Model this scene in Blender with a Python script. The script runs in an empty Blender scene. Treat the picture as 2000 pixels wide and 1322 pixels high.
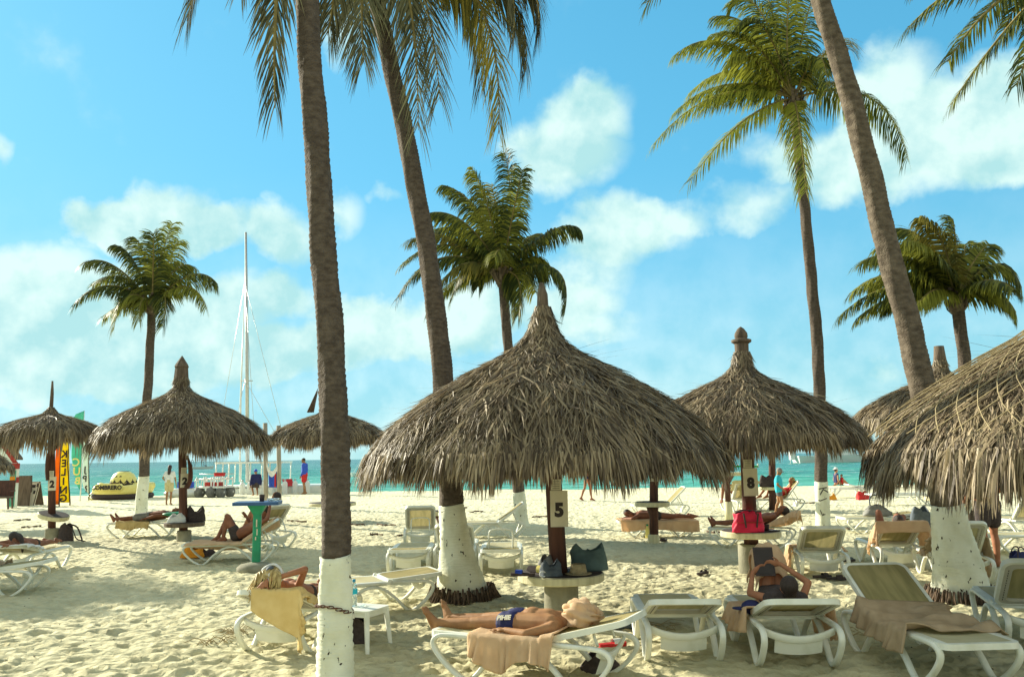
import bpy, math, random
import numpy as np
from mathutils import Vector, Matrix, Euler

random.seed(7)
rng = np.random.default_rng(11)
S = bpy.context.scene
COL = S.collection
R = math.radians

# ------------------------------------------------------------------ camera
F_PX, W_PX, H_PX, CAM_H = 1650.0, 2000.0, 1322.0, 1.72
HORIZON, ROLL = 892.0, 0.0138
PITCH = math.atan((HORIZON - H_PX / 2) / F_PX)
fw = Vector((0, math.cos(PITCH), math.sin(PITCH)))
u0 = Vector((0, -math.sin(PITCH), math.cos(PITCH)))
r0 = Vector((1, 0, 0))
rt = r0 * math.cos(ROLL) - u0 * math.sin(ROLL)
up = r0 * math.sin(ROLL) + u0 * math.cos(ROLL)
cam = bpy.data.cameras.new('camera')
cam.sensor_width = 36.0
cam.lens = F_PX / W_PX * 36.0
cam.clip_start = 0.1
cam.clip_end = 12000
camo = bpy.data.objects.new('camera', cam)
COL.objects.link(camo)
m = Matrix((rt, up, -fw)).transposed().to_4x4()
m.translation = Vector((0, 0, CAM_H))
camo.matrix_world = m
S.camera = camo

def ray(px, py):
    return rt * ((px - W_PX / 2) / F_PX) + up * ((H_PX / 2 - py) / F_PX) + fw

def G(px, py, z=0.0):
    """point of the horizontal plane z seen at a photo pixel"""
    d = ray(px, py)
    return Vector((0, 0, CAM_H)) + d * ((z - CAM_H) / d.z)

def P(px, py, Y):
    """point at distance Y ahead seen at a photo pixel"""
    d = ray(px, py)
    return Vector((0, 0, CAM_H)) + d * (Y / d.y)

# ------------------------------------------------------------------ light
SUN_EL = R(21)
SUN_DIR = Vector((0.81, -0.585, 0)).normalized()          # the way the light travels, on the ground
w = bpy.data.worlds.new('World')
S.world = w
w.use_nodes = True
sun = bpy.data.lights.new('sun', 'SUN')
sun.energy = 5.0
sun.angle = R(0.55)
sun.color = (1.0, 0.93, 0.74)
suno = bpy.data.objects.new('sun', sun)
COL.objects.link(suno)
ld = Vector((SUN_DIR.x * math.cos(SUN_EL), SUN_DIR.y * math.cos(SUN_EL), -math.sin(SUN_EL)))
suno.rotation_euler = ld.to_track_quat('-Z', 'Y').to_euler()
suno.location = (-20, 20, 20)
S.view_settings.view_transform = 'Standard'
S.view_settings.look = 'None'
S.view_settings.gamma = 1
S.view_settings.use_curve_mapping = False
S.view_settings.exposure = 0.9
S.cycles.max_bounces = 8
S.cycles.diffuse_bounces = 4
S.cycles.transparent_max_bounces = 8
S.cycles.use_denoising = True

def build_sky():
    nt = w.node_tree
    nt.nodes.clear()
    N, L = nt.nodes, nt.links
    def math_(op, a, b=None, clamp=False):
        n = N.new('ShaderNodeMath'); n.operation = op; n.use_clamp = clamp
        for i, v in enumerate((a, b)):
            if v is None: continue
            if isinstance(v, (int, float)): n.inputs[i].default_value = v
            else: L.new(v, n.inputs[i])
        return n.outputs[0]
    out = N.new('ShaderNodeOutputWorld'); bg = N.new('ShaderNodeBackground')
    sky = N.new('ShaderNodeTexSky'); sky.sky_type = 'NISHITA'; sky.sun_disc = False
    sky.sun_elevation = SUN_EL
    sky.sun_rotation = math.atan2(-SUN_DIR.x, -SUN_DIR.y)
    sky.air_density = 1.0; sky.dust_density = 0.6; sky.ozone_density = 1.4
    tc = N.new('ShaderNodeTexCoord')
    sep = N.new('ShaderNodeSeparateXYZ'); L.new(tc.outputs['Generated'], sep.inputs[0])
    az = math_('ARCTAN2', sep.outputs[0], sep.outputs[1])
    el = math_('ARCSINE', sep.outputs[2])
    # warped coordinates give the clouds their billowing rims
    nz = N.new('ShaderNodeTexNoise'); nz.inputs['Scale'].default_value = 11; nz.inputs['Detail'].default_value = 8
    nz.inputs['Roughness'].default_value = 0.54
    L.new(tc.outputs['Generated'], nz.inputs['Vector'])
    nz2 = N.new('ShaderNodeTexNoise'); nz2.inputs['Scale'].default_value = 3.2; nz2.inputs['Detail'].default_value = 5
    L.new(tc.outputs['Generated'], nz2.inputs['Vector'])
    comb = N.new('ShaderNodeCombineXYZ'); L.new(az, comb.inputs[0]); L.new(el, comb.inputs[1])
    wv = N.new('ShaderNodeVectorMath'); wv.operation = 'MULTIPLY_ADD'
    L.new(nz.outputs['Color'], wv.inputs[0]); wv.inputs[1].default_value = (0.085, 0.085, 0); wv.inputs[2].default_value = (-0.0425, -0.0425, 0)
    wa = N.new('ShaderNodeVectorMath'); wa.operation = 'ADD'
    L.new(comb.outputs[0], wa.inputs[0]); L.new(wv.outputs[0], wa.inputs[1])
    blobs = [(215,445,75,50,1.15),(340,415,85,54,1.15),(430,440,80,42,.9),(555,465,58,64,1.1),(40,555,125,62,1.05),(160,640,210,75,1.05),
             (380,595,160,62,1.0),(330,700,300,66,.95),(100,740,220,66,.95),(570,580,70,34,.7),(560,690,90,55,.7),(670,420,50,60,.8),(755,378,34,18,.6),
             (665,75,46,42,.7),(1110,285,105,84,1.1),(1180,205,52,46,.7),(1190,450,115,58,.95),(1060,640,190,58,.95),(800,640,175,64,1.1),
             (930,580,90,52,.8),(700,700,90,46,.75),(1130,540,110,72,.9),(1735,195,88,84,1.15),(1850,265,175,88,1.1),(1660,330,130,70,.85),(1440,405,95,42,.7),
             (1300,440,70,40,.6),(1530,300,90,46,.55),(1970,240,120,80,1),(1720,745,70,45,.5),(1490,700,60,40,.4),(1560,745,70,40,.45),(0,290,20,26,.7)]
    acc = None
    for (bx, by, rx, ry, wt) in blobs:
        d = ray(bx, by).normalized()
        a, e = math.atan2(d.x, d.y), math.asin(d.z)
        s1 = N.new('ShaderNodeVectorMath'); s1.operation = 'SUBTRACT'
        L.new(wa.outputs[0], s1.inputs[0]); s1.inputs[1].default_value = (a, e, 0)
        s2 = N.new('ShaderNodeVectorMath'); s2.operation = 'MULTIPLY'
        L.new(s1.outputs[0], s2.inputs[0]); s2.inputs[1].default_value = (F_PX / rx / 1.35, F_PX / ry / 1.35, 0)
        s3 = N.new('ShaderNodeVectorMath'); s3.operation = 'DOT_PRODUCT'
        L.new(s2.outputs[0], s3.inputs[0]); L.new(s2.outputs[0], s3.inputs[1])
        v = math_('MULTIPLY', math_('SUBTRACT', 1.0, s3.outputs['Value'], True), wt)
        acc = v if acc is None else math_('MAXIMUM', acc, math_('MULTIPLY', math_('ADD', v, acc), 0.72))
    # denser broken cloud added outside the view, to lift and neutralise the shade
    def smooth(v, lo, hi):
        n = N.new('ShaderNodeMapRange'); n.interpolation_type = 'SMOOTHSTEP'; L.new(v, n.inputs[0])
        n.inputs[1].default_value = lo; n.inputs[2].default_value = hi; return n.outputs[0]
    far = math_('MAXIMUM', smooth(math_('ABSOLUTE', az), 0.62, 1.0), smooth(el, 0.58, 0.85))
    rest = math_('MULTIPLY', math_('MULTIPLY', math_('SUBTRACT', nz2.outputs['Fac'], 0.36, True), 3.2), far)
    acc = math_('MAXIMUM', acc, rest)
    dens = math_('ADD', acc, math_('MULTIPLY', math_('SUBTRACT', nz.outputs['Fac'], 0.5), 1.15))
    dens = math_('ADD', dens, math_('MULTIPLY', math_('SUBTRACT', nz2.outputs['Fac'], 0.5), 0.55))
    mr = N.new('ShaderNodeMapRange'); mr.interpolation_type = 'SMOOTHSTEP'
    L.new(dens, mr.inputs[0]); mr.inputs[1].default_value = 0.08; mr.inputs[2].default_value = 0.66
    veil = N.new('ShaderNodeMapRange'); veil.interpolation_type = 'SMOOTHSTEP'   # thin low stratus towards the horizon
    L.new(el, veil.inputs[0]); veil.inputs[1].default_value = 0.34; veil.inputs[2].default_value = -0.02
    veil.inputs[3].default_value = 0.0; veil.inputs[4].default_value = 0.66
    cover = math_('MAXIMUM', math_('MULTIPLY', mr.outputs[0], 0.93), veil.outputs[0])
    # the film's soft shoulder and cyan cast on the physical sky: c * a / (1 + c * b), per channel
    nu = N.new('ShaderNodeVectorMath'); nu.operation = 'MULTIPLY'; L.new(sky.outputs[0], nu.inputs[0]); nu.inputs[1].default_value = SKY_A
    de = N.new('ShaderNodeVectorMath'); de.operation = 'MULTIPLY_ADD'; L.new(sky.outputs[0], de.inputs[0]); de.inputs[1].default_value = SKY_B; de.inputs[2].default_value = (1, 1, 1)
    tint = N.new('ShaderNodeVectorMath'); tint.operation = 'DIVIDE'; L.new(nu.outputs[0], tint.inputs[0]); L.new(de.outputs[0], tint.inputs[1])
    # cloud white, a little greyer in the thick middles
    shade = N.new('ShaderNodeMix'); shade.data_type = 'RGBA'
    # bright where the towers are thick towards the light, greyer under them
    off = N.new('ShaderNodeVectorMath'); off.operation = 'ADD'; L.new(tc.outputs['Generated'], off.inputs[0]); off.inputs[1].default_value = (-.012, 0, .022)
    nz3 = N.new('ShaderNodeTexNoise'); nz3.inputs['Scale'].default_value = 11; nz3.inputs['Detail'].default_value = 8; nz3.inputs['Roughness'].default_value = 0.58
    L.new(off.outputs[0], nz3.inputs['Vector'])
    rel = math_('SUBTRACT', nz3.outputs['Fac'], nz.outputs['Fac'])
    mr2 = N.new('ShaderNodeMapRange'); L.new(math_('ADD', rel, math_('MULTIPLY', math_('SUBTRACT', nz2.outputs['Fac'], .5), .5)), mr2.inputs[0])
    mr2.inputs[1].default_value = -0.10; mr2.inputs[2].default_value = 0.14
    L.new(mr2.outputs[0], shade.inputs[0])
    shade.inputs[6].default_value = CLOUD_A; shade.inputs[7].default_value = CLOUD_B
    # the added clouds out of view are tinted to warm the ambient light
    warm = N.new('ShaderNodeMix'); warm.data_type = 'RGBA'; L.new(far, warm.inputs[0]); L.new(shade.outputs[2], warm.inputs[6]); warm.inputs[7].default_value = CLOUD_FILL
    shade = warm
    mx = N.new('ShaderNodeMix'); mx.data_type = 'RGBA'
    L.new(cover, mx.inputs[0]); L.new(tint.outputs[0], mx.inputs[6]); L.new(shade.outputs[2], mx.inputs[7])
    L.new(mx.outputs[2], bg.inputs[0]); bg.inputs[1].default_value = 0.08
    L.new(bg.outputs[0], out.inputs[0])
SKY_A = (.93, 3.25, 3.55)
SKY_B = (.35, .49, .36)
CLOUD_FILL = (6.7, 6.0, 3.9, 1)  # fill tint of the clouds added out of view, warms the shade
CLOUD_A = (5.6, 7.2, 6.7, 1)
CLOUD_B = (3.3, 5.6, 5.6, 1)
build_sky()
# ------------------------------------------------------------------ materials
def material(name, col, col2=None, rough=0.65, scale=8.0, detail=5.0, bump=0.0, bscale=None, spec=0.3, island=0.0, trans=0.0,
             stretch=(1, 1, 1), objrand=0.0, metal=0.0, lo=0.35, hi=0.65, coords='Object'):
    mt = bpy.data.materials.new(name); mt.use_nodes = True
    nt = mt.node_tree; N, L = nt.nodes, nt.links
    b = N['Principled BSDF']; out = N['Material Output']
    b.inputs['Roughness'].default_value = rough
    b.inputs['Specular IOR Level'].default_value = spec
    b.inputs['Metallic'].default_value = metal
    tc = N.new('ShaderNodeTexCoord'); mp = N.new('ShaderNodeMapping'); mp.inputs['Scale'].default_value = stretch
    L.new(tc.outputs[coords], mp.inputs[0])
    nz = N.new('ShaderNodeTexNoise'); nz.inputs['Scale'].default_value = scale; nz.inputs['Detail'].default_value = detail
    L.new(mp.outputs[0], nz.inputs['Vector'])
    if col2 is None: col2 = tuple(c * 0.8 for c in col)
    rp = N.new('ShaderNodeValToRGB')
    rp.color_ramp.elements[0].position = lo; rp.color_ramp.elements[0].color = (*col2, 1)
    rp.color_ramp.elements[1].position = hi; rp.color_ramp.elements[1].color = (*col, 1)
    fac = nz.outputs['Fac']
    if island:
        ge = N.new('ShaderNodeNewGeometry')
        mxv = N.new('ShaderNodeMath'); mxv.operation = 'MULTIPLY_ADD'
        L.new(ge.outputs['Random Per Island'], mxv.inputs[0]); mxv.inputs[1].default_value = island
        sb = N.new('ShaderNodeMath'); sb.operation = 'SUBTRACT'
        L.new(fac, sb.inputs[0]); sb.inputs[1].default_value = island * 0.5
        L.new(sb.outputs[0], mxv.inputs[2]); fac = mxv.outputs[0]
    if objrand:
        oi = N.new('ShaderNodeObjectInfo')
        ad = N.new('ShaderNodeMath'); ad.operation = 'MULTIPLY_ADD'
        L.new(oi.outputs['Random'], ad.inputs[0]); ad.inputs[1].default_value = objrand
        sb = N.new('ShaderNodeMath'); sb.operation = 'SUBTRACT'
        L.new(fac, sb.inputs[0]); sb.inputs[1].default_value = objrand * 0.5
        L.new(sb.outputs[0], ad.inputs[2]); fac = ad.outputs[0]
    L.new(fac, rp.inputs[0]); L.new(rp.outputs[0], b.inputs['Base Color'])
    if bump:
        n2 = N.new('ShaderNodeTexNoise'); n2.inputs['Scale'].default_value = bscale or scale * 4; n2.inputs['Detail'].default_value = 6
        L.new(mp.outputs[0], n2.inputs['Vector'])
        bp = N.new('ShaderNodeBump'); bp.inputs['Strength'].default_value = bump; bp.inputs['Distance'].default_value = 0.02
        L.new(n2.outputs['Fac'], bp.inputs['Height']); L.new(bp.outputs[0], b.inputs['Normal'])
    if trans:
        tl = N.new('ShaderNodeBsdfTranslucent'); L.new(rp.outputs[0], tl.inputs[0])
        ms = N.new('ShaderNodeMixShader'); ms.inputs[0].default_value = trans
        L.new(b.outputs[0], ms.inputs[1]); L.new(tl.outputs[0], ms.inputs[2]); L.new(ms.outputs[0], out.inputs[0])
    mt['ramp'] = rp.name
    return mt

M = {}
M['thatch'] = material('thatch', (.49, .395, .25), (.108, .08, .053), rough=.55, scale=3, island=.75, spec=.35, trans=.22, lo=.2, hi=.95)
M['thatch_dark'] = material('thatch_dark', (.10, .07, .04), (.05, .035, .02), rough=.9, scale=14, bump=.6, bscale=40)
M['bark'] = material('bark', (.148, .12, .096), (.078, .061, .049), rough=.9, lo=.32, hi=.68, scale=9, bump=.9, bscale=26, stretch=(1.6, 1.6, 3), spec=.15)
M['bark_light'] = material('bark_light', (.185, .152, .115), (.09, .072, .054), rough=.9, scale=5, bump=.8, bscale=26, stretch=(1.6, 1.6, 3), spec=.15)
M['root'] = material('root', (.17, .12, .085), (.06, .042, .03), rough=.95, scale=12, island=.5)
M['leaf'] = material('palm_leaf', (.235, .25, .04), (.045, .065, .018), rough=.5, scale=1.5, island=.55, objrand=.5, spec=.15, trans=.32)
M['leaf_bright'] = material('palm_leaf_bright', (.33, .345, .05), (.06, .085, .02), rough=.5, scale=1.5, island=.6, objrand=.6, spec=.15, trans=.34)
M['leaf_dry'] = material('palm_leaf_pale', (.34, .29, .065), (.14, .14, .04), rough=.85, scale=1.5, island=.5, objrand=.4, spec=.08, trans=.3)
M['leaf_grey'] = material('palm_leaf_grey', (.185, .185, .105), (.06, .064, .038), rough=.85, scale=1.5, island=.5, objrand=.3, spec=.08, trans=.22)  # greyer, duller green than the other leaves
M['rachis'] = material('frond_rib', (.26, .22, .085), (.16, .13, .055), rough=.9, spec=.05)
M['plastic'] = material('white_plastic', (.83, .85, .77), (.66, .68, .56), rough=.42, scale=5, lo=.28, hi=.55, spec=.45, bump=.03, bscale=40)
M['plastic_far'] = material('white_resin', (.85, .86, .82), (.78, .80, .74), rough=.5, scale=3)
M['sling'] = material('olive_sling', (.48, .41, .20), (.34, .30, .14), rough=.75, scale=4, stretch=(.6,4,1), bump=.15, bscale=300, trans=.32, spec=.15)
M['sling_cream'] = material('cream_sling', (.66, .62, .42), (.58, .54, .35), rough=.75, scale=6, bump=.1, bscale=300, trans=.3, spec=.15)
M['border'] = material('grey_back_border', (.52, .50, .42), (.44, .43, .35), rough=.55, scale=4)
M['slot'] = material('dark_slot', (.07, .065, .055), rough=.8)
M['postwood'] = material('dark_post_wood', (.125, .055, .038), (.065, .032, .025), rough=.7, scale=3, stretch=(6, 6, .6), bump=.4, bscale=20)
M['rough_wood'] = material('weathered_wood', (.19, .145, .105), (.10, .075, .055), rough=.85, scale=4, stretch=(5, 5, .6), bump=.4)
M['grey_wood'] = material('grey_wood', (.42, .38, .31), (.28, .25, .20), rough=.85, scale=4, stretch=(5, 5, .6), bump=.3)
M['concrete'] = material('concrete', (.34, .33, .25), (.22, .21, .15), rough=.92, scale=4, bump=.35, bscale=40)
M['cream_paint'] = material('cream_paint', (.72, .68, .45), (.56, .52, .32), rough=.6, scale=5, stretch=(3, 3, .5), bump=.15)
M['table_dark'] = material('dark_table_surface', (.105, .085, .075), (.07, .055, .05), rough=.75, scale=8)
M['sign'] = material('sign_white', (.74, .70, .55), (.64, .60, .45), rough=.6, scale=6)
M['ink'] = material('black_ink', (.045, .036, .034), rough=.6)
M['black'] = material('black_fabric', (.075, .057, .055), (.05, .038, .036), rough=.8, scale=30, bump=.3)
M['navy'] = material('navy_fabric', (.022, .028, .12), (.015, .02, .08), rough=.7, scale=20, bump=.15)
M['white_cloth'] = material('white_cloth', (.80, .82, .80), (.68, .70, .68), rough=.85, scale=10, bump=.1)
M['peach'] = material('peach_towel', (.90, .70, .48), (.82, .61, .40), rough=.95, scale=7, bump=.5, bscale=160, trans=.42, spec=.05)
M['tan'] = material('tan_towel', (.50, .38, .25), (.40, .30, .19), rough=.95, scale=7, bump=.5, bscale=160, spec=.05)
M['yellow_towel'] = material('yellow_towel', (.84, .65, .31), (.76, .56, .24), rough=.95, scale=7, bump=.4, bscale=160, trans=.12, spec=.05)
M['skin_tan'] = material('skin_tan', (.40, .215, .105), (.30, .15, .07), rough=.62, scale=9, spec=.22, bump=.12, bscale=120)
M['skin_dark'] = material('skin_dark', (.30, .13, .078), (.22, .09, .052), rough=.62, scale=9, spec=.22, bump=.12, bscale=120)
M['skin_red'] = material('skin_red', (.42, .19, .105), (.33, .14, .075), rough=.62, scale=9, spec=.22, bump=.12, bscale=120)
M['skin_fair'] = material('skin_fair', (.56, .33, .20), (.46, .25, .14), rough=.62, scale=9, spec=.22, bump=.12, bscale=120)
M['hair_dark'] = material('hair_dark', (.06, .042, .036), (.035, .025, .022), rough=.5, scale=30, stretch=(3, 3, 1), bump=.4)
M['hair_blond'] = material('hair_blond', (.62, .48, .22), (.36, .26, .10), rough=.5, scale=25, island=.4)
M['red'] = material('red_fabric', (.62, .03, .03), (.5, .02, .025), rough=.65)
M['magenta'] = material('red_pink_bag', (.72, .022, .085), (.60, .015, .06), rough=.6, scale=5, bump=.2, bscale=12)
M['blue'] = material('blue_fabric', (.04, .11, .60), (.03, .08, .48), rough=.7)
M['turq'] = material('turquoise_fabric', (.03, .52, .68), (.025, .42, .56), rough=.75, bump=.1)
M['yellow'] = material('yellow_vinyl', (.90, .80, .27), (.84, .72, .20), rough=.4, spec=.5)
M['flag_yellow'] = material('flag_yellow', (.95, .82, .01), (.86, .72, .01), rough=.7, trans=.4, scale=2)
M['flag_orange'] = material('flag_orange', (.95, .30, .012), (.85, .22, .01), rough=.7, trans=.4, scale=2)
M['flag_teal'] = material('flag_teal', (.16, .66, .50), (.11, .55, .42), rough=.7, trans=.4, scale=2)
M['flag_white'] = material('flag_white', (.80, .86, .80), (.70, .76, .70), rough=.7, trans=.4, scale=2)
M['green_paint'] = material('green_paint', (.025, .33, .18), (.02, .25, .13), rough=.5, scale=6, bump=.15)
M['blue_paint'] = material('blue_paint', (.05, .13, .30), (.04, .10, .23), rough=.5, scale=5)
M['green_boat'] = material('green_boat', (.09, .50, .05), rough=.4)
M['boat_white'] = material('boat_white', (.82, .84, .80), (.74, .77, .73), rough=.35, spec=.5)
M['steel'] = material('steel', (.60, .61, .58), (.5, .5, .48), rough=.35, metal=.6)
M['rust'] = material('rusty_chain', (.15, .065, .035), (.07, .035, .025), rough=.8, scale=40)
M['rubber'] = material('grey_rubber', (.20, .20, .19), (.14, .14, .13), rough=.75)
M['teal_bag'] = material('teal_bag', (.13, .20, .19), (.075, .115, .11), rough=.7, scale=5, bump=.3, bscale=12)
M['straw'] = material('straw_hat', (.46, .38, .22), (.34, .27, .15), rough=.85, scale=20, bump=.4, bscale=120)
M['brown_hat'] = material('brown_hat', (.42, .20, .08), (.32, .14, .055), rough=.85, scale=14, bump=.3)
M['orange'] = material('orange_cloth', (.85, .36, .03), (.72, .27, .02), rough=.8)
M['dark_red'] = material('red_trim', (.38, .04, .03), rough=.6)
M['grey'] = material('grey_cloth', (.30, .30, .28), (.20, .20, .19), rough=.85, bump=.2)
M['khaki'] = material('khaki_cloth', (.62, .55, .30), (.54, .47, .24), rough=.85)
M['lid_blue'] = material('cap_blue', (.03, .30, .52), rough=.4)
M['slate'] = material('slate_bag', (.12, .15, .18), (.08, .10, .12), rough=.7, bump=.3, bscale=14)

def glass_mat():
    mt = bpy.data.materials.new('clear_bottle'); mt.use_nodes = True
    N, L = mt.node_tree.nodes, mt.node_tree.links
    b = N['Principled BSDF']; b.inputs['Base Color'].default_value = (.86, .95, .93, 1)
    b.inputs['Roughness'].default_value = .08; b.inputs['Transmission Weight'].default_value = .8; b.inputs['IOR'].default_value = 1.2
    nz = N.new('ShaderNodeTexNoise'); nz.inputs['Scale'].default_value = 30
    bp = N.new('ShaderNodeBump'); bp.inputs['Strength'].default_value = .1
    L.new(nz.outputs['Fac'], bp.inputs['Height']); L.new(bp.outputs[0], b.inputs['Normal'])
    return mt
M['clear'] = glass_mat()

def paint_mat():
    """whitewash on palm trunks: chalky, with dark gouges and grey scuffs"""
    mt = bpy.data.materials.new('whitewash'); mt.use_nodes = True
    N, L = mt.node_tree.nodes, mt.node_tree.links
    b = N['Principled BSDF']; b.inputs['Roughness'].default_value = .85; b.inputs['Specular IOR Level'].default_value = .15
    tc = N.new('ShaderNodeTexCoord'); mp = N.new('ShaderNodeMapping'); mp.inputs['Scale'].default_value = (1, 1, .7)
    L.new(tc.outputs['Object'], mp.inputs[0])
    n1 = N.new('ShaderNodeTexNoise'); n1.inputs['Scale'].default_value = 13; n1.inputs['Detail'].default_value = 3; n1.inputs['Roughness'].default_value = .6
    n2 = N.new('ShaderNodeTexNoise'); n2.inputs['Scale'].default_value = 5; n2.inputs['Detail'].default_value = 4
    mp2 = N.new('ShaderNodeMapping'); mp2.inputs['Scale'].default_value = (1, 1, 6); L.new(tc.outputs['Object'], mp2.inputs[0])
    n3 = N.new('ShaderNodeTexNoise'); n3.inputs['Scale'].default_value = 9; n3.inputs['Detail'].default_value = 4
    L.new(mp.outputs[0], n1.inputs['Vector']); L.new(mp.outputs[0], n2.inputs['Vector']); L.new(mp2.outputs[0], n3.inputs['Vector'])
    r1 = N.new('ShaderNodeValToRGB'); e = r1.color_ramp.elements
    e[0].position = .325; e[0].color = (.07, .05, .035, 1); e[1].position = .35; e[1].color = (1, 1, 1, 1)
    r2 = N.new('ShaderNodeValToRGB'); e = r2.color_ramp.elements
    e[0].position = .35; e[0].color = (.70, .71, .54, 1); e[1].position = .6; e[1].color = (.83, .85, .70, 1)
    mx = N.new('ShaderNodeMix'); mx.data_type = 'RGBA'; mx.blend_type = 'MULTIPLY'; mx.inputs[0].default_value = 1
    L.new(n1.outputs['Fac'], r1.inputs[0]); L.new(n2.outputs['Fac'], r2.inputs[0])
    L.new(r2.outputs[0], mx.inputs[6]); L.new(r1.outputs[0], mx.inputs[7]); L.new(mx.outputs[2], b.inputs['Base Color'])
    bp = N.new('ShaderNodeBump'); bp.inputs['Strength'].default_value = .5; bp.inputs['Distance'].default_value = .02
    L.new(n3.outputs['Fac'], bp.inputs['Height'])
    bp2 = N.new('ShaderNodeBump'); bp2.inputs['Strength'].default_value = .7; bp2.inputs['Distance'].default_value = .02
    L.new(r1.outputs[0], bp2.inputs['Height']); L.new(bp.outputs[0], bp2.inputs['Normal']); L.new(bp2.outputs[0], b.inputs['Normal'])
    return mt
M['whitewash'] = paint_mat()

# ------------------------------------------------------------------ mesh helpers
def frames(pts, closed=False):
    n = len(pts); T = []
    for i in range(n):
        a = pts[(i - 1) % n] if (i > 0 or closed) else pts[i]
        b = pts[(i + 1) % n] if (i < n - 1 or closed) else pts[i]
        T.append((b - a).normalized())
    ref = Vector((0, 0, 1)) if abs(T[0].z) < .9 else Vector((1, 0, 0))
    nn = (ref - T[0] * ref.dot(T[0])).normalized(); out = []
    for t in T:
        nn = nn - t * nn.dot(t)
        nn = nn.normalized() if nn.length > 1e-6 else t.orthogonal().normalized()
        out.append((t, nn, t.cross(nn)))
    return out

def smooth_path(pts, k=6, closed=False):
    pts = [Vector(p) for p in pts]; n = len(pts); out = []
    for i in range(n if closed else n - 1):
        g = lambda j: pts[j % n] if closed else pts[min(max(j, 0), n - 1)]
        p0, p1, p2, p3 = g(i - 1), g(i), g(i + 1), g(i + 2)
        for s in range(k):
            t = s / k
            out.append(.5 * (2 * p1 + (p2 - p0) * t + (2 * p0 - 5 * p1 + 4 * p2 - p3) * t * t + (3 * p1 - p0 - 3 * p2 + p3) * t ** 3))
    if not closed: out.append(pts[-1])
    return out

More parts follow.
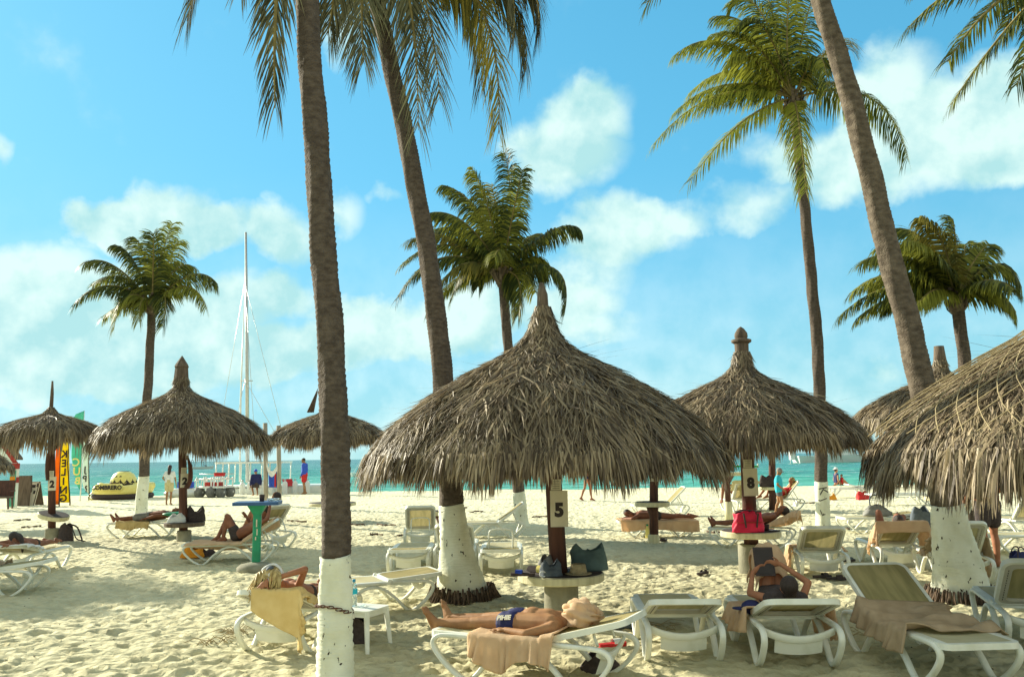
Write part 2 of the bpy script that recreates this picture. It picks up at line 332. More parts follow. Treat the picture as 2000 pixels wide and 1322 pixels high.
class MB:
    def __init__(s): s.v = []; s.f = []
    def add(s, vs, fs):
        o = len(s.v); s.v += [tuple(v) for v in vs]; s.f += [tuple(i + o for i in f) for f in fs]; return s
    def tube(s, pts, r, n=8, cap=True, closed=False, sq=1.0):
        pts = [Vector(p) for p in pts]; k = len(pts)
        if isinstance(r, (int, float)): r = [r] * k
        vs = []
        for (t, a, b), p, q in zip(frames(pts, closed), pts, r):
            for i in range(n):
                c = 2 * math.pi * i / n
                vs.append(p + a * (math.cos(c) * q) + b * (math.sin(c) * q * sq))
        fs = []
        for j in range(k if closed else k - 1):
            for i in range(n):
                j2 = (j + 1) % k
                fs.append((j * n + i, j * n + (i + 1) % n, j2 * n + (i + 1) % n, j2 * n + i))
        if cap and not closed:
            fs.append(tuple(range(n - 1, -1, -1))); fs.append(tuple((k - 1) * n + i for i in range(n)))
        return s.add(vs, fs)
    def ribbon(s, pts, axis, wd, th, closed=False):
        """rectangular bar (chamfered) along pts; wd runs along the fixed axis, th across it"""
        pts = [Vector(p) for p in pts]; ax = Vector(axis).normalized(); k = len(pts); vs = []
        prof = [(-.5, -.3), (-.4, -.5), (.4, -.5), (.5, -.3), (.5, .3), (.4, .5), (-.4, .5), (-.5, .3)]; n = 8
        for (t, a, b), p in zip(frames(pts, closed), pts):
            nn = ax.cross(t).normalized()
            for (u, v_) in prof: vs.append(p + ax * (u * wd) + nn * (v_ * th))
        fs = []
        for j in range(k if closed else k - 1):
            for i in range(n):
                j2 = (j + 1) % k
                fs.append((j * n + i, j * n + (i + 1) % n, j2 * n + (i + 1) % n, j2 * n + i))
        if not closed:
            fs.append(tuple(range(n - 1, -1, -1))); fs.append(tuple((k - 1) * n + i for i in range(n)))
        return s.add(vs, fs)
    def box(s, c, d, rot=None, bev=.0):
        c = Vector(c); hx, hy, hz = d[0] / 2, d[1] / 2, d[2] / 2
        rm = rot if rot is not None else Matrix.Identity(3)
        b = min(bev, hx * .9, hy * .9)
        ring = [(-hx + b, -hy), (hx - b, -hy), (hx, -hy + b), (hx, hy - b), (hx - b, hy), (-hx + b, hy), (-hx, hy - b), (-hx, -hy + b)] if b > 0 else [(-hx, -hy), (hx, -hy), (hx, hy), (-hx, hy)]
        n = len(ring); vs = [c + rm @ Vector((x, y, z)) for z in (-hz, hz) for x, y in ring]
        fs = [tuple(range(n - 1, -1, -1)), tuple(range(n, 2 * n))] + [(i, (i + 1) % n, n + (i + 1) % n, n + i) for i in range(n)]
        return s.add(vs, fs)
    def lathe(s, prof, n=24, c=(0, 0, 0), rot=None, jit=0.0):
        c = Vector(c); rm = rot if rot is not None else Matrix.Identity(3); vs = []
        for r, z in prof:
            for i in range(n):
                a = 2 * math.pi * i / n; q = r * (1 + (random.random() - .5) * jit)
                vs.append(c + rm @ Vector((q * math.cos(a), q * math.sin(a), z)))
        k = len(prof)
        fs = [(j * n + i, j * n + (i + 1) % n, (j + 1) * n + (i + 1) % n, (j + 1) * n + i) for j in range(k - 1) for i in range(n)]
        fs += [tuple(range(n - 1, -1, -1)), tuple((k - 1) * n + i for i in range(n))]
        return s.add(vs, fs)
    def ell(s, c, r, rot=None, n=14, m_=9):
        c = Vector(c); rm = rot if rot is not None else Matrix.Identity(3)
        if isinstance(r, (int, float)): r = (r, r, r)
        vs = [c + rm @ Vector((0, 0, -r[2]))]
        for j in range(1, m_):
            th = math.pi * j / m_ - math.pi / 2
            for i in range(n):
                a = 2 * math.pi * i / n
                vs.append(c + rm @ Vector((r[0] * math.cos(th) * math.cos(a), r[1] * math.cos(th) * math.sin(a), r[2] * math.sin(th))))
        vs.append(c + rm @ Vector((0, 0, r[2]))); last = len(vs) - 1
        fs = [(0, 1 + (i + 1) % n, 1 + i) for i in range(n)]
        for j in range(m_ - 2):
            for i in range(n):
                fs.append((1 + j * n + i, 1 + j * n + (i + 1) % n, 1 + (j + 1) * n + (i + 1) % n, 1 + (j + 1) * n + i))
        o = 1 + (m_ - 2) * n
        fs += [(last, o + i, o + (i + 1) % n) for i in range(n)]
        return s.add(vs, fs)
    def cap(s, a, b, ra, rb, n=12):
        """capsule with two radii"""
        a, b = Vector(a), Vector(b)
        s.ell(a, ra, n=n, m_=8); s.ell(b, rb, n=n, m_=8)
        if (b - a).length > 1e-4: s.tube([a, b], [ra, rb], n=n)
        return s
    def prism(s, poly, th, fn):
        """extruded outline: fn(u, v, w) -> point, w from -th/2 to th/2"""
        n = len(poly); vs = [fn(u, v_, w_) for w_ in (-th / 2, th / 2) for u, v_ in poly]
        fs = [tuple(range(n - 1, -1, -1)), tuple(range(n, 2 * n))] + [(i, (i + 1) % n, n + (i + 1) % n, n + i) for i in range(n)]
        return s.add(vs, fs)
    def ring(s, outer, inner, th, fn):
        n = len(outer); vs = []
        for w_ in (-th / 2, th / 2):
            vs += [fn(u, v_, w_) for u, v_ in outer]; vs += [fn(u, v_, w_) for u, v_ in inner]
        fs = []
        for i in range(n):
            j = (i + 1) % n
            fs += [(i, n + i, n + j, j), (2 * n + i, 2 * n + j, 3 * n + j, 3 * n + i), (i, j, 2 * n + j, 2 * n + i), (n + i, 3 * n + i, 3 * n + j, n + j)]
        return s.add(vs, fs)
    def sheet(s, fn, nu, nv, th=0.0):
        vs = [fn(i / nu, j / nv) for i in range(nu + 1) for j in range(nv + 1)]
        q = nv + 1
        fs = [(i * q + j, (i + 1) * q + j, (i + 1) * q + j + 1, i * q + j + 1) for i in range(nu) for j in range(nv)]
        return s.add(vs, fs)
    def mesh(s, name, mt, smooth=True):
        me = bpy.data.meshes.new(name); me.from_pydata(s.v, [], s.f); me.update()
        if smooth: me.polygons.foreach_set('use_smooth', [True] * len(me.polygons))
        me.materials.append(mt)
        return me

def rrect(x0, x1, y0, y1, r, k=5):
    out = []
    for cx, cy, a0 in ((x1 - r, y1 - r, 0), (x0 + r, y1 - r, 90), (x0 + r, y0 + r, 180), (x1 - r, y0 + r, 270)):
        for i in range(k + 1):
            a = R(a0 + 90 * i / k); out.append((cx + r * math.cos(a), cy + r * math.sin(a)))
    return out

def link(o, parent=None):
    COL.objects.link(o)
    if parent is not None: o.parent = parent
    return o

def obj(name, mb, mt, parent=None, smooth=True, loc=None, autos=None):
    me = mb if isinstance(mb, bpy.types.Mesh) else mb.mesh(name, mt, smooth)
    o = bpy.data.objects.new(name, me); link(o, parent)
    if loc is not None: o.location = loc
    if autos:
        try: me.set_sharp_from_angle(angle=R(autos))
        except Exception: pass
    return o

def tag(o, label, cat, group=None):
    o['label'] = label; o['category'] = cat
    if group: o['group'] = group
    return o

def thing(name, label, cat, loc=(0, 0, 0), rz=0.0, group=None, rot=None):
    o = bpy.data.objects.new(name, None); o.empty_display_size = .1; link(o)
    o.location = loc; o.rotation_euler = rot if rot is not None else (0, 0, rz)
    return tag(o, label, cat, group)

def solid(o, t, off=0.0):
    md = o.modifiers.new('thickness', 'SOLIDIFY'); md.thickness = t; md.offset = off; return o

def text_obj(name, s, size, mt, parent, mat4, ext=.002, bold=0.0, mirror=False):
    cu = bpy.data.curves.new(name, 'FONT'); cu.body = s; cu.size = size; cu.extrude = ext; cu.offset = bold
    cu.align_x = 'CENTER'; cu.align_y = 'CENTER'; cu.resolution_u = 3
    t = bpy.data.objects.new(name, cu); COL.objects.link(t)
    dg = bpy.context.evaluated_depsgraph_get()
    me = bpy.data.meshes.new_from_object(t.evaluated_get(dg)); bpy.data.objects.remove(t); me.name = name
    if mirror: me.transform(Matrix.Diagonal((-1, 1, 1, 1))); me.flip_normals()
    me.transform(mat4); me.materials.clear(); me.materials.append(mt)
    return obj(name, me, mt, parent)

def facing_cam(loc, rz=0.0, tilt=0.0):
    """text frame standing upright in local space, reading towards -Y, turned by rz"""
    return Matrix.Translation(Vector(loc)) @ Matrix.Rotation(rz, 4, 'Z') @ Matrix.Rotation(R(90) + tilt, 4, 'X')

def vnoise(x, y, seed=0):
    xi, yi = np.floor(x).astype(np.int64), np.floor(y).astype(np.int64)
    fx, fy = x - xi, y - yi; fx = fx * fx * (3 - 2 * fx); fy = fy * fy * (3 - 2 * fy)
    def h(a, b):
        n = (a * 374761393 + b * 668265263 + seed * 974711) & 0xFFFFFFFF
        n = ((n ^ (n >> 13)) * 1274126177) & 0xFFFFFFFF
        return ((n ^ (n >> 16)) & 0xFFFF) / 65535.0
    return (h(xi, yi) * (1 - fx) + h(xi + 1, yi) * fx) * (1 - fy) + (h(xi, yi + 1) * (1 - fx) + h(xi + 1, yi + 1) * fx) * fy

def np_mesh(name, V, Q, mt, smooth=True):
    """mesh from arrays of vertices and quads"""
    me = bpy.data.meshes.new(name); V = np.ascontiguousarray(V, np.float32); Q = np.ascontiguousarray(Q, np.int32)
    me.vertices.add(len(V)); me.vertices.foreach_set('co', V.ravel())
    me.loops.add(Q.size); me.loops.foreach_set('vertex_index', Q.ravel())
    me.polygons.add(len(Q)); me.polygons.foreach_set('loop_start', np.arange(len(Q), dtype=np.int32) * 4)
    me.polygons.foreach_set('loop_total', np.full(len(Q), 4, np.int32))
    me.update(calc_edges=True)
    me.polygons.foreach_set('use_smooth', np.full(len(Q), smooth))
    me.materials.append(mt); me.update(); return me

def blades(base, dirs, side, length, width, droop, segs=3, curl=None):
    """many tapering strips at once -> vertices, quads"""
    n = len(base); d = dirs / np.linalg.norm(dirs, axis=1, keepdims=True)
    sd = side / (np.linalg.norm(side, axis=1, keepdims=True) + 1e-9)
    rows = []; p = base.copy(); step = (length / segs)[:, None]
    prof = {2: (.8, 1., .12), 3: (.7, 1., .8, .08), 4: (.6, 1., .95, .6, .06)}[segs]
    for k in range(segs + 1):
        hw = (width * .5 * prof[k])[:, None]
        rows.append(p - sd * hw); rows.append(p + sd * hw)
        if k < segs:
            p = p + d * step
            d = d + np.array((0, 0, -1.0)) * (droop / segs)[:, None]
            if curl is not None: d = d + curl / segs
            d = d / np.linalg.norm(d, axis=1, keepdims=True)
    V = np.stack(rows, axis=1).reshape(-1, 3); k2 = 2 * (segs + 1)
    o = (np.arange(n) * k2)[:, None]
    Q = np.concatenate([o + np.array((2 * k, 2 * k + 1, 2 * k + 3, 2 * k + 2)) for k in range(segs)], axis=1).reshape(-1, 4)
    return V, Q
# ------------------------------------------------------------------ sand and sea
def cell_dimples(x, y, size, depth, seed, rim=.45):
    gx, gy = np.floor(x / size), np.floor(y / size); out = np.zeros_like(x)
    for dx in (-1, 0, 1):
        for dy in (-1, 0, 1):
            cx, cy = gx + dx, gy + dy
            def h(k):
                n = (cx.astype(np.int64) * 73856093 ^ cy.astype(np.int64) * 19349663 ^ (seed * 83492791 + k * 2654435)) & 0xFFFFFFFF
                n = ((n ^ (n >> 15)) * 2246822519) & 0xFFFFFFFF
                return ((n ^ (n >> 13)) & 0xFFFF) / 65535.0
            px, py = (cx + h(1)) * size, (cy + h(2)) * size
            a = h(3) * math.pi; l = .55 + .5 * h(4); amp = (h(5) > .25) * (.4 + .8 * h(6))
            ux, uy = (x - px), (y - py)
            u = ux * np.cos(a) + uy * np.sin(a); v = -ux * np.sin(a) + uy * np.cos(a)
            d2 = (u / (size * .38 * l)) ** 2 + (v / (size * .20)) ** 2
            out += amp * depth * (-np.exp(-d2) + rim * np.exp(-((np.sqrt(d2) - 1.5) / .5) ** 2))
    return out

def sand_height(x, y, fine=True):
    h = (vnoise(x * .25, y * .25, 1) - .5) * .10 + (vnoise(x * .9, y * .9, 2) - .5) * .04
    if fine:
        fade = np.clip((60 - y) / 40, .35, 1)
        h += fade * (cell_dimples(x, y, .42, .024, 5) + cell_dimples(x + 9.3, y - 4.1, .27, .034, 9) + cell_dimples(x - 3.3, y + 2.1, .75, .015, 3) + cell_dimples(x + 1.7, y + 5.5, .19, .020, 14, .6) + cell_dimples(x - 7.7, y + .4, .13, .011, 17, .6)
                     + (vnoise(x * 5, y * 5, 3) - .5) * .020 + (vnoise(x * 12, y * 12, 4) - .5) * .013)
    t = np.clip((y - 44.5) / 10, 0, 1); h *= 1 - t
    return h - t * t * 2.6 - np.clip(y - 54.5, 0, 50) * .05

def sand_z(x, y):
    return float(sand_height(np.array([float(x)]), np.array([float(y)]), False)[0])

def sand():
    ys = [-14.0, -8, -4, -1, 1, 2.5]; y = 3.6
    while y < 47: ys.append(y); y += max(.028, .0058 * y)
    ys += [47.5, 48.5, 50, 53, 57, 65, 80]
    ys = np.array(ys); u = np.linspace(-1, 1, 781)
    uu = .52 * u + .48 * u ** 3
    X = uu[None, :] * (13 + 1.05 * np.clip(ys, 0, None))[:, None] * 1.3
    Y = np.repeat(ys[:, None], X.shape[1], 1)
    Z = sand_height(X, Y)
    n, k = X.shape; V = np.stack([X, Y, Z], -1).reshape(-1, 3)
    a = (np.arange(n - 1)[:, None] * k + np.arange(k - 1)[None, :]).ravel()
    Q = np.stack([a, a + 1, a + k + 1, a + k], 1)
    mt = bpy.data.materials.new('sand'); mt.use_nodes = True
    N, L = mt.node_tree.nodes, mt.node_tree.links
    b = N['Principled BSDF']; b.inputs['Roughness'].default_value = .95; b.inputs['Specular IOR Level'].default_value = .1
    tc = N.new('ShaderNodeTexCoord')
    def noise(sc, det=5, rough=.55):
        q = N.new('ShaderNodeTexNoise'); q.inputs['Scale'].default_value = sc; q.inputs['Detail'].default_value = det; q.inputs['Roughness'].default_value = rough
        L.new(tc.outputs['Object'], q.inputs['Vector']); return q
    n1, n2, n3 = noise(.35, 4), noise(7, 6), noise(260, 2)
    r1 = N.new('ShaderNodeValToRGB'); e = r1.color_ramp.elements
    e[0].position = .35; e[0].color = (.515, .485, .305, 1); e[1].position = .65; e[1].color = (.62, .59, .395, 1)
    L.new(n1.outputs['Fac'], r1.inputs[0])
    r2 = N.new('ShaderNodeValToRGB'); e = r2.color_ramp.elements
    e[0].position = .3; e[0].color = (.84, .82, .78, 1); e[1].position = .62; e[1].color = (1.04, 1.04, 1.04, 1)
    L.new(n2.outputs['Fac'], r2.inputs[0])
    r3 = N.new('ShaderNodeValToRGB'); e = r3.color_ramp.elements
    e[0].position = .25; e[0].color = (.72, .70, .66, 1); e[1].position = .5; e[1].color = (1, 1, 1, 1)
    L.new(n3.outputs['Fac'], r3.inputs[0])
    # dry, bleached coral sand by the water; the near end is darker and yellower
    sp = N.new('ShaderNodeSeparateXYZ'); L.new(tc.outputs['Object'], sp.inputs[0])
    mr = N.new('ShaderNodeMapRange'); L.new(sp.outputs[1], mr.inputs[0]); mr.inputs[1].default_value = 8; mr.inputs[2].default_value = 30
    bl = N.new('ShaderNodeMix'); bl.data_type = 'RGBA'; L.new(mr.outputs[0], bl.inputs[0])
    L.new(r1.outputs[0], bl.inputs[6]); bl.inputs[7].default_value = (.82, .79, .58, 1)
    prev = bl.outputs[2]
    for r in (r2, r3):
        mx = N.new('ShaderNodeMix'); mx.data_type = 'RGBA'; mx.blend_type = 'MULTIPLY'; mx.inputs[0].default_value = 1
        L.new(prev, mx.inputs[6]); L.new(r.outputs[0], mx.inputs[7]); prev = mx.outputs[2]
    L.new(prev, b.inputs['Base Color'])
    # small scuffs and toe marks, finer than the modelled prints
    dv = N.new('ShaderNodeVectorMath'); dv.operation = 'MULTIPLY_ADD'; L.new(n2.outputs['Color'], dv.inputs[0]); dv.inputs[1].default_value = (.16, .16, 0); L.new(tc.outputs['Object'], dv.inputs[2])
    vo = N.new('ShaderNodeTexVoronoi'); vo.feature = 'SMOOTH_F1'; vo.inputs['Scale'].default_value = 7.5; vo.inputs['Smoothness'].default_value = .35; vo.voronoi_dimensions = '2D'
    L.new(dv.outputs[0], vo.inputs['Vector'])
    bv = N.new('ShaderNodeBump'); bv.inputs['Strength'].default_value = .75; bv.inputs['Distance'].default_value = .045
    L.new(vo.outputs['Distance'], bv.inputs['Height'])
    bp = N.new('ShaderNodeBump'); bp.inputs['Strength'].default_value = .6; bp.inputs['Distance'].default_value = .03
    L.new(n2.outputs['Fac'], bp.inputs['Height']); L.new(bv.outputs[0], bp.inputs['Normal'])
    bp2 = N.new('ShaderNodeBump'); bp2.inputs['Strength'].default_value = .3; bp2.inputs['Distance'].default_value = .006
    L.new(n3.outputs['Fac'], bp2.inputs['Height']); L.new(bp.outputs[0], bp2.inputs['Normal']); L.new(bp2.outputs[0], b.inputs['Normal'])
    o = obj('sand_beach', np_mesh('sand_beach', V, Q, mt), mt); o['kind'] = 'structure'
sand()

def sea():
    ys = []; y = 45.0
    while y < 260: ys.append(y); y += max(.35, .012 * (y - 30))
    ys += [280, 310, 350, 400, 500, 700, 1000, 1600, 2500, 4000, 7000]
    ys = np.array(ys); u = np.linspace(-1, 1, 241); uu = .5 * u + .5 * u ** 3
    X = uu[None, :] * (60 + 1.3 * ys)[:, None]; Y = np.repeat(ys[:, None], X.shape[1], 1)
    amp = np.clip((Y - 45) / 12, 0, 1) * np.clip((300 - Y) / 150, 0, 1)
    ph = Y * .75 + X * .08 + 4 * vnoise(X * .05, Y * .05, 21)
    Z = -.35 + amp * (.11 * np.sin(ph) + .16 * (vnoise(X * .28, Y * .5, 22) - .5) + .10 * (vnoise(X * .7, Y * 1.1, 23) - .5))
    n, k = X.shape; V = np.stack([X, Y, Z], -1).reshape(-1, 3)
    a = (np.arange(n - 1)[:, None] * k + np.arange(k - 1)[None, :]).ravel()
    Q = np.stack([a, a + 1, a + k + 1, a + k], 1)
    mt = bpy.data.materials.new('sea_water'); mt.use_nodes = True
    N, L = mt.node_tree.nodes, mt.node_tree.links
    b = N['Principled BSDF']; b.inputs['Roughness'].default_value = .22; b.inputs['Specular IOR Level'].default_value = .32
    b.inputs['IOR'].default_value = 1.2
    tc = N.new('ShaderNodeTexCoord'); sp = N.new('ShaderNodeSeparateXYZ'); L.new(tc.outputs['Object'], sp.inputs[0])
    mp = N.new('ShaderNodeMapping'); mp.inputs['Scale'].default_value = (.025, .06, 1); L.new(tc.outputs['Object'], mp.inputs[0])
    nb = N.new('ShaderNodeTexNoise'); nb.inputs['Scale'].default_value = 1; nb.inputs['Detail'].default_value = 5; L.new(mp.outputs[0], nb.inputs['Vector'])
    # water over a sandy bed: shallow turquoise, deeper teal, patches of darker bottom
    lg = N.new('ShaderNodeMath'); lg.operation = 'LOGARITHM'; L.new(sp.outputs[1], lg.inputs[0]); lg.inputs[1].default_value = 10
    ad = N.new('ShaderNodeMath'); ad.operation = 'MULTIPLY_ADD'; L.new(nb.outputs['Fac'], ad.inputs[0]); ad.inputs[1].default_value = .75
    L.new(lg.outputs[0], ad.inputs[2])
    mr = N.new('ShaderNodeMapRange'); L.new(ad.outputs[0], mr.inputs[0]); mr.inputs[1].default_value = 1.95; mr.inputs[2].default_value = 3.1
    rp = N.new('ShaderNodeValToRGB'); e = rp.color_ramp.elements
    e[0].position = 0; e[0].color = (.15, .52, .33, 1); e[1].position = 1; e[1].color = (.014, .14, .135, 1)
    k2 = rp.color_ramp.elements.new(.16); k2.color = (.07, .40, .28, 1)
    k3 = rp.color_ramp.elements.new(.45); k3.color = (.03, .24, .20, 1)
    L.new(mr.outputs[0], rp.inputs[0])
    # broken white crests
    mp2 = N.new('ShaderNodeMapping'); mp2.inputs['Scale'].default_value = (.22, .55, 1); L.new(tc.outputs['Object'], mp2.inputs[0])
    nf = N.new('ShaderNodeTexNoise'); nf.inputs['Scale'].default_value = 1.4; nf.inputs['Detail'].default_value = 6; nf.inputs['Roughness'].default_value = .62
    L.new(mp2.outputs[0], nf.inputs['Vector'])
    rf = N.new('ShaderNodeMapRange'); L.new(nf.outputs['Fac'], rf.inputs[0]); rf.inputs[1].default_value = .60; rf.inputs[2].default_value = .68
    fo = N.new('ShaderNodeMath'); fo.operation = 'MULTIPLY'; L.new(rf.outputs[0], fo.inputs[0]); fo.inputs[1].default_value = .75
    mx = N.new('ShaderNodeMix'); mx.data_type = 'RGBA'; L.new(fo.outputs[0], mx.inputs[0]); L.new(rp.outputs[0], mx.inputs[6])
    mx.inputs[7].default_value = (.62, .74, .68, 1); L.new(mx.outputs[2], b.inputs['Base Color'])
    mp3 = N.new('ShaderNodeMapping'); mp3.inputs['Scale'].default_value = (.5, 1.1, 1); L.new(tc.outputs['Object'], mp3.inputs[0])
    nw = N.new('ShaderNodeTexNoise'); nw.inputs['Scale'].default_value = 1.5; nw.inputs['Detail'].default_value = 7; L.new(mp3.outputs[0], nw.inputs['Vector'])
    bp = N.new('ShaderNodeBump'); bp.inputs['Strength'].default_value = .9; bp.inputs['Distance'].default_value = .35
    L.new(nw.outputs['Fac'], bp.inputs['Height']); L.new(bp.outputs[0], b.inputs['Normal'])
    o = obj('sea', np_mesh('sea', V, Q, mt), mt); o['kind'] = 'structure'
sea()

# ------------------------------------------------------------------ palms
WIND = np.array((-.5, -.05, 0))
def frond_mesh(name, p0, p1, p2, mt, pairs=90, lmax=.62, wid=.034, droop=.9, fold=.25, ragged=.12, seed=0, hang=False):
    """rib and leaflets along a quadratic curve p0 p1 p2 (numpy arrays)"""
    rg = np.random.default_rng(seed)
    t = np.linspace(.10, .985, pairs) + rg.normal(0, .003, pairs)
    pt = lambda t: ((1 - t) ** 2)[:, None] * p0 + (2 * t * (1 - t))[:, None] * p1 + (t ** 2)[:, None] * p2
    tg = lambda t: (2 * (1 - t))[:, None] * (p1 - p0) + (2 * t)[:, None] * (p2 - p1)
    pos = pt(t); T = tg(t); T /= np.linalg.norm(T, axis=1, keepdims=True)
    chord = (p2 - p0); hz = np.array((chord[1], -chord[0], 0.0))
    if np.linalg.norm(hz) < .2: hz = np.array((1.0, .4, 0))
    if abs(chord[2]) > 1.1 * math.hypot(chord[0], chord[1]): hz = np.array((1.0, rg.uniform(-.5, .5), 0))
    hz /= np.linalg.norm(hz)
    twist = rg.normal(0, .25)
    Vs, Qs = [], []; off = 0
    L = lmax * np.clip(np.minimum(.45 + 2.6 * t, 1.0) * (1.02 - .72 * np.clip(t - .45, 0, 1) ** 1.1 / .55 ** 1.1 * .55), .2, 1)
    for sg in (-1, 1):
        sd = hz[None] * sg - T * (hz @ T.T)[:, None] * sg
        sd /= np.linalg.norm(sd, axis=1, keepdims=True)
        upv = np.cross(sd, T) * sg; upv /= np.linalg.norm(upv, axis=1, keepdims=True)
        sd = sd * math.cos(twist) + upv * math.sin(twist) * sg
        ang = ((.85 if hang else 1.2) - (.45 if hang else .55) * t + rg.normal(0, .07, pairs))[:, None]
        d = sd * np.cos(fold) * np.sin(ang) + T * np.cos(ang) - np.array((0, 0, 1.0)) * np.sin(fold) * .8 + WIND[None] * (.2 if hang else .65)
        d += rg.normal(0, ragged * .6, (pairs, 3))
        keep = rg.random(pairs) > .06
        wd = np.full(pairs, wid) * (.7 + .5 * rg.random(pairs)) * (1 - .4 * t)
        nrm = np.cross(d, upv)
        nrm = np.cross(d, np.cross(T, d)) * .6 + T * .8
        V, Q = blades(pos[keep], d[keep], nrm[keep], (L * (1 + rg.normal(0, .08, pairs)))[keep], wd[keep], ((droop if hang else droop * 1.75) * (.6 + .8 * rg.random(pairs)))[keep], 3)
        Vs.append(V); Qs.append(Q + off); off += len(V)
    # the rib: a thin four-sided taper
    tt = np.linspace(0, 1, 14); pr = pt(tt); tr = tg(tt); tr /= np.linalg.norm(tr, axis=1, keepdims=True)
    a = np.cross(tr, hz[None]); a /= np.linalg.norm(a, axis=1, keepdims=True); b = np.cross(tr, a)
    rad = (.032 * (1 - tt) ** .8 + .004)[:, None]
    rv = np.stack([pr + a * rad, pr + b * rad, pr - a * rad, pr - b * rad], 1).reshape(-1, 3)
    rq = np.array([(j * 4 + i, j * 4 + (i + 1) % 4, j * 4 + 4 + (i + 1) % 4, j * 4 + 4 + i) for j in range(13) for i in range(4)])
    Vs.append(rv); Qs.append(rq + off)
    V = np.concatenate(Vs); Q = np.concatenate(Qs)
    me = np_mesh(name, V, Q, mt, smooth=True)
    me.materials.append(M['rachis'])
    mi = np.zeros(len(Q), np.int32); mi[-len(rq):] = 1
    me.polygons.foreach_set('material_index', mi)
    return me

def trunk_mesh(pts, rads, name, mt, n=20, ring=.05, depth=.0045, seed=0, wob=.010):
    """ringed palm stem: many short courses, each flaring a little above the last"""
    rd = random.Random(seed); path = smooth_path(pts, 10)
    k0 = len(path); rr = np.interp(np.linspace(0, len(pts) - 1, k0), range(len(pts)), rads)
    ln = [0.0]
    for i in range(1, k0): ln.append(ln[-1] + (path[i] - path[i - 1]).length)
    tot = ln[-1]; rows = []
    s_ = 0.0; ph = 0.0
    while s_ < tot:
        st = ring * (.7 + .6 * rd.random())
        rows += [(s_, -depth * rd.random()), (s_ + st * .75, depth * (.3 + rd.random()))]; s_ += st
    rows.append((tot, 0))
    lx = np.array(ln); px_ = np.array([p[:] for p in path]); mb = MB(); vs = []
    ss = np.clip(np.array([r[0] for r in rows]), 0, tot)
    C = np.stack([np.interp(ss, lx, px_[:, i]) for i in range(3)], 1); rad = np.interp(ss, lx, rr)
    cs = [Vector(c) for c in C]
    for (t, a, b), c, q, r_, s1 in zip(frames(cs), cs, rad, rows, ss):
        for i in range(n):
            an = 2 * math.pi * i / n
            w_ = wob * (math.sin(3 * an + s1 * 4) + math.sin(5 * an - s1 * 7 + 1)) + (rd.random() - .5) * depth * .9
            tilt = .22 * math.sin(an + s1 * .8) * ring
            vs.append(c + t * tilt + (a * math.cos(an) + b * math.sin(an)) * (q + r_[1] + w_ * .6))
    k = len(cs)
    fs = [(j * n + i, j * n + (i + 1) % n, (j + 1) * n + (i + 1) % n, (j + 1) * n + i) for j in range(k - 1) for i in range(n)]
    fs += [tuple(range(n - 1, -1, -1)), tuple((k - 1) * n + i for i in range(n))]
    mb.add(vs, fs)
    return mb.mesh(name, mt, smooth=True)

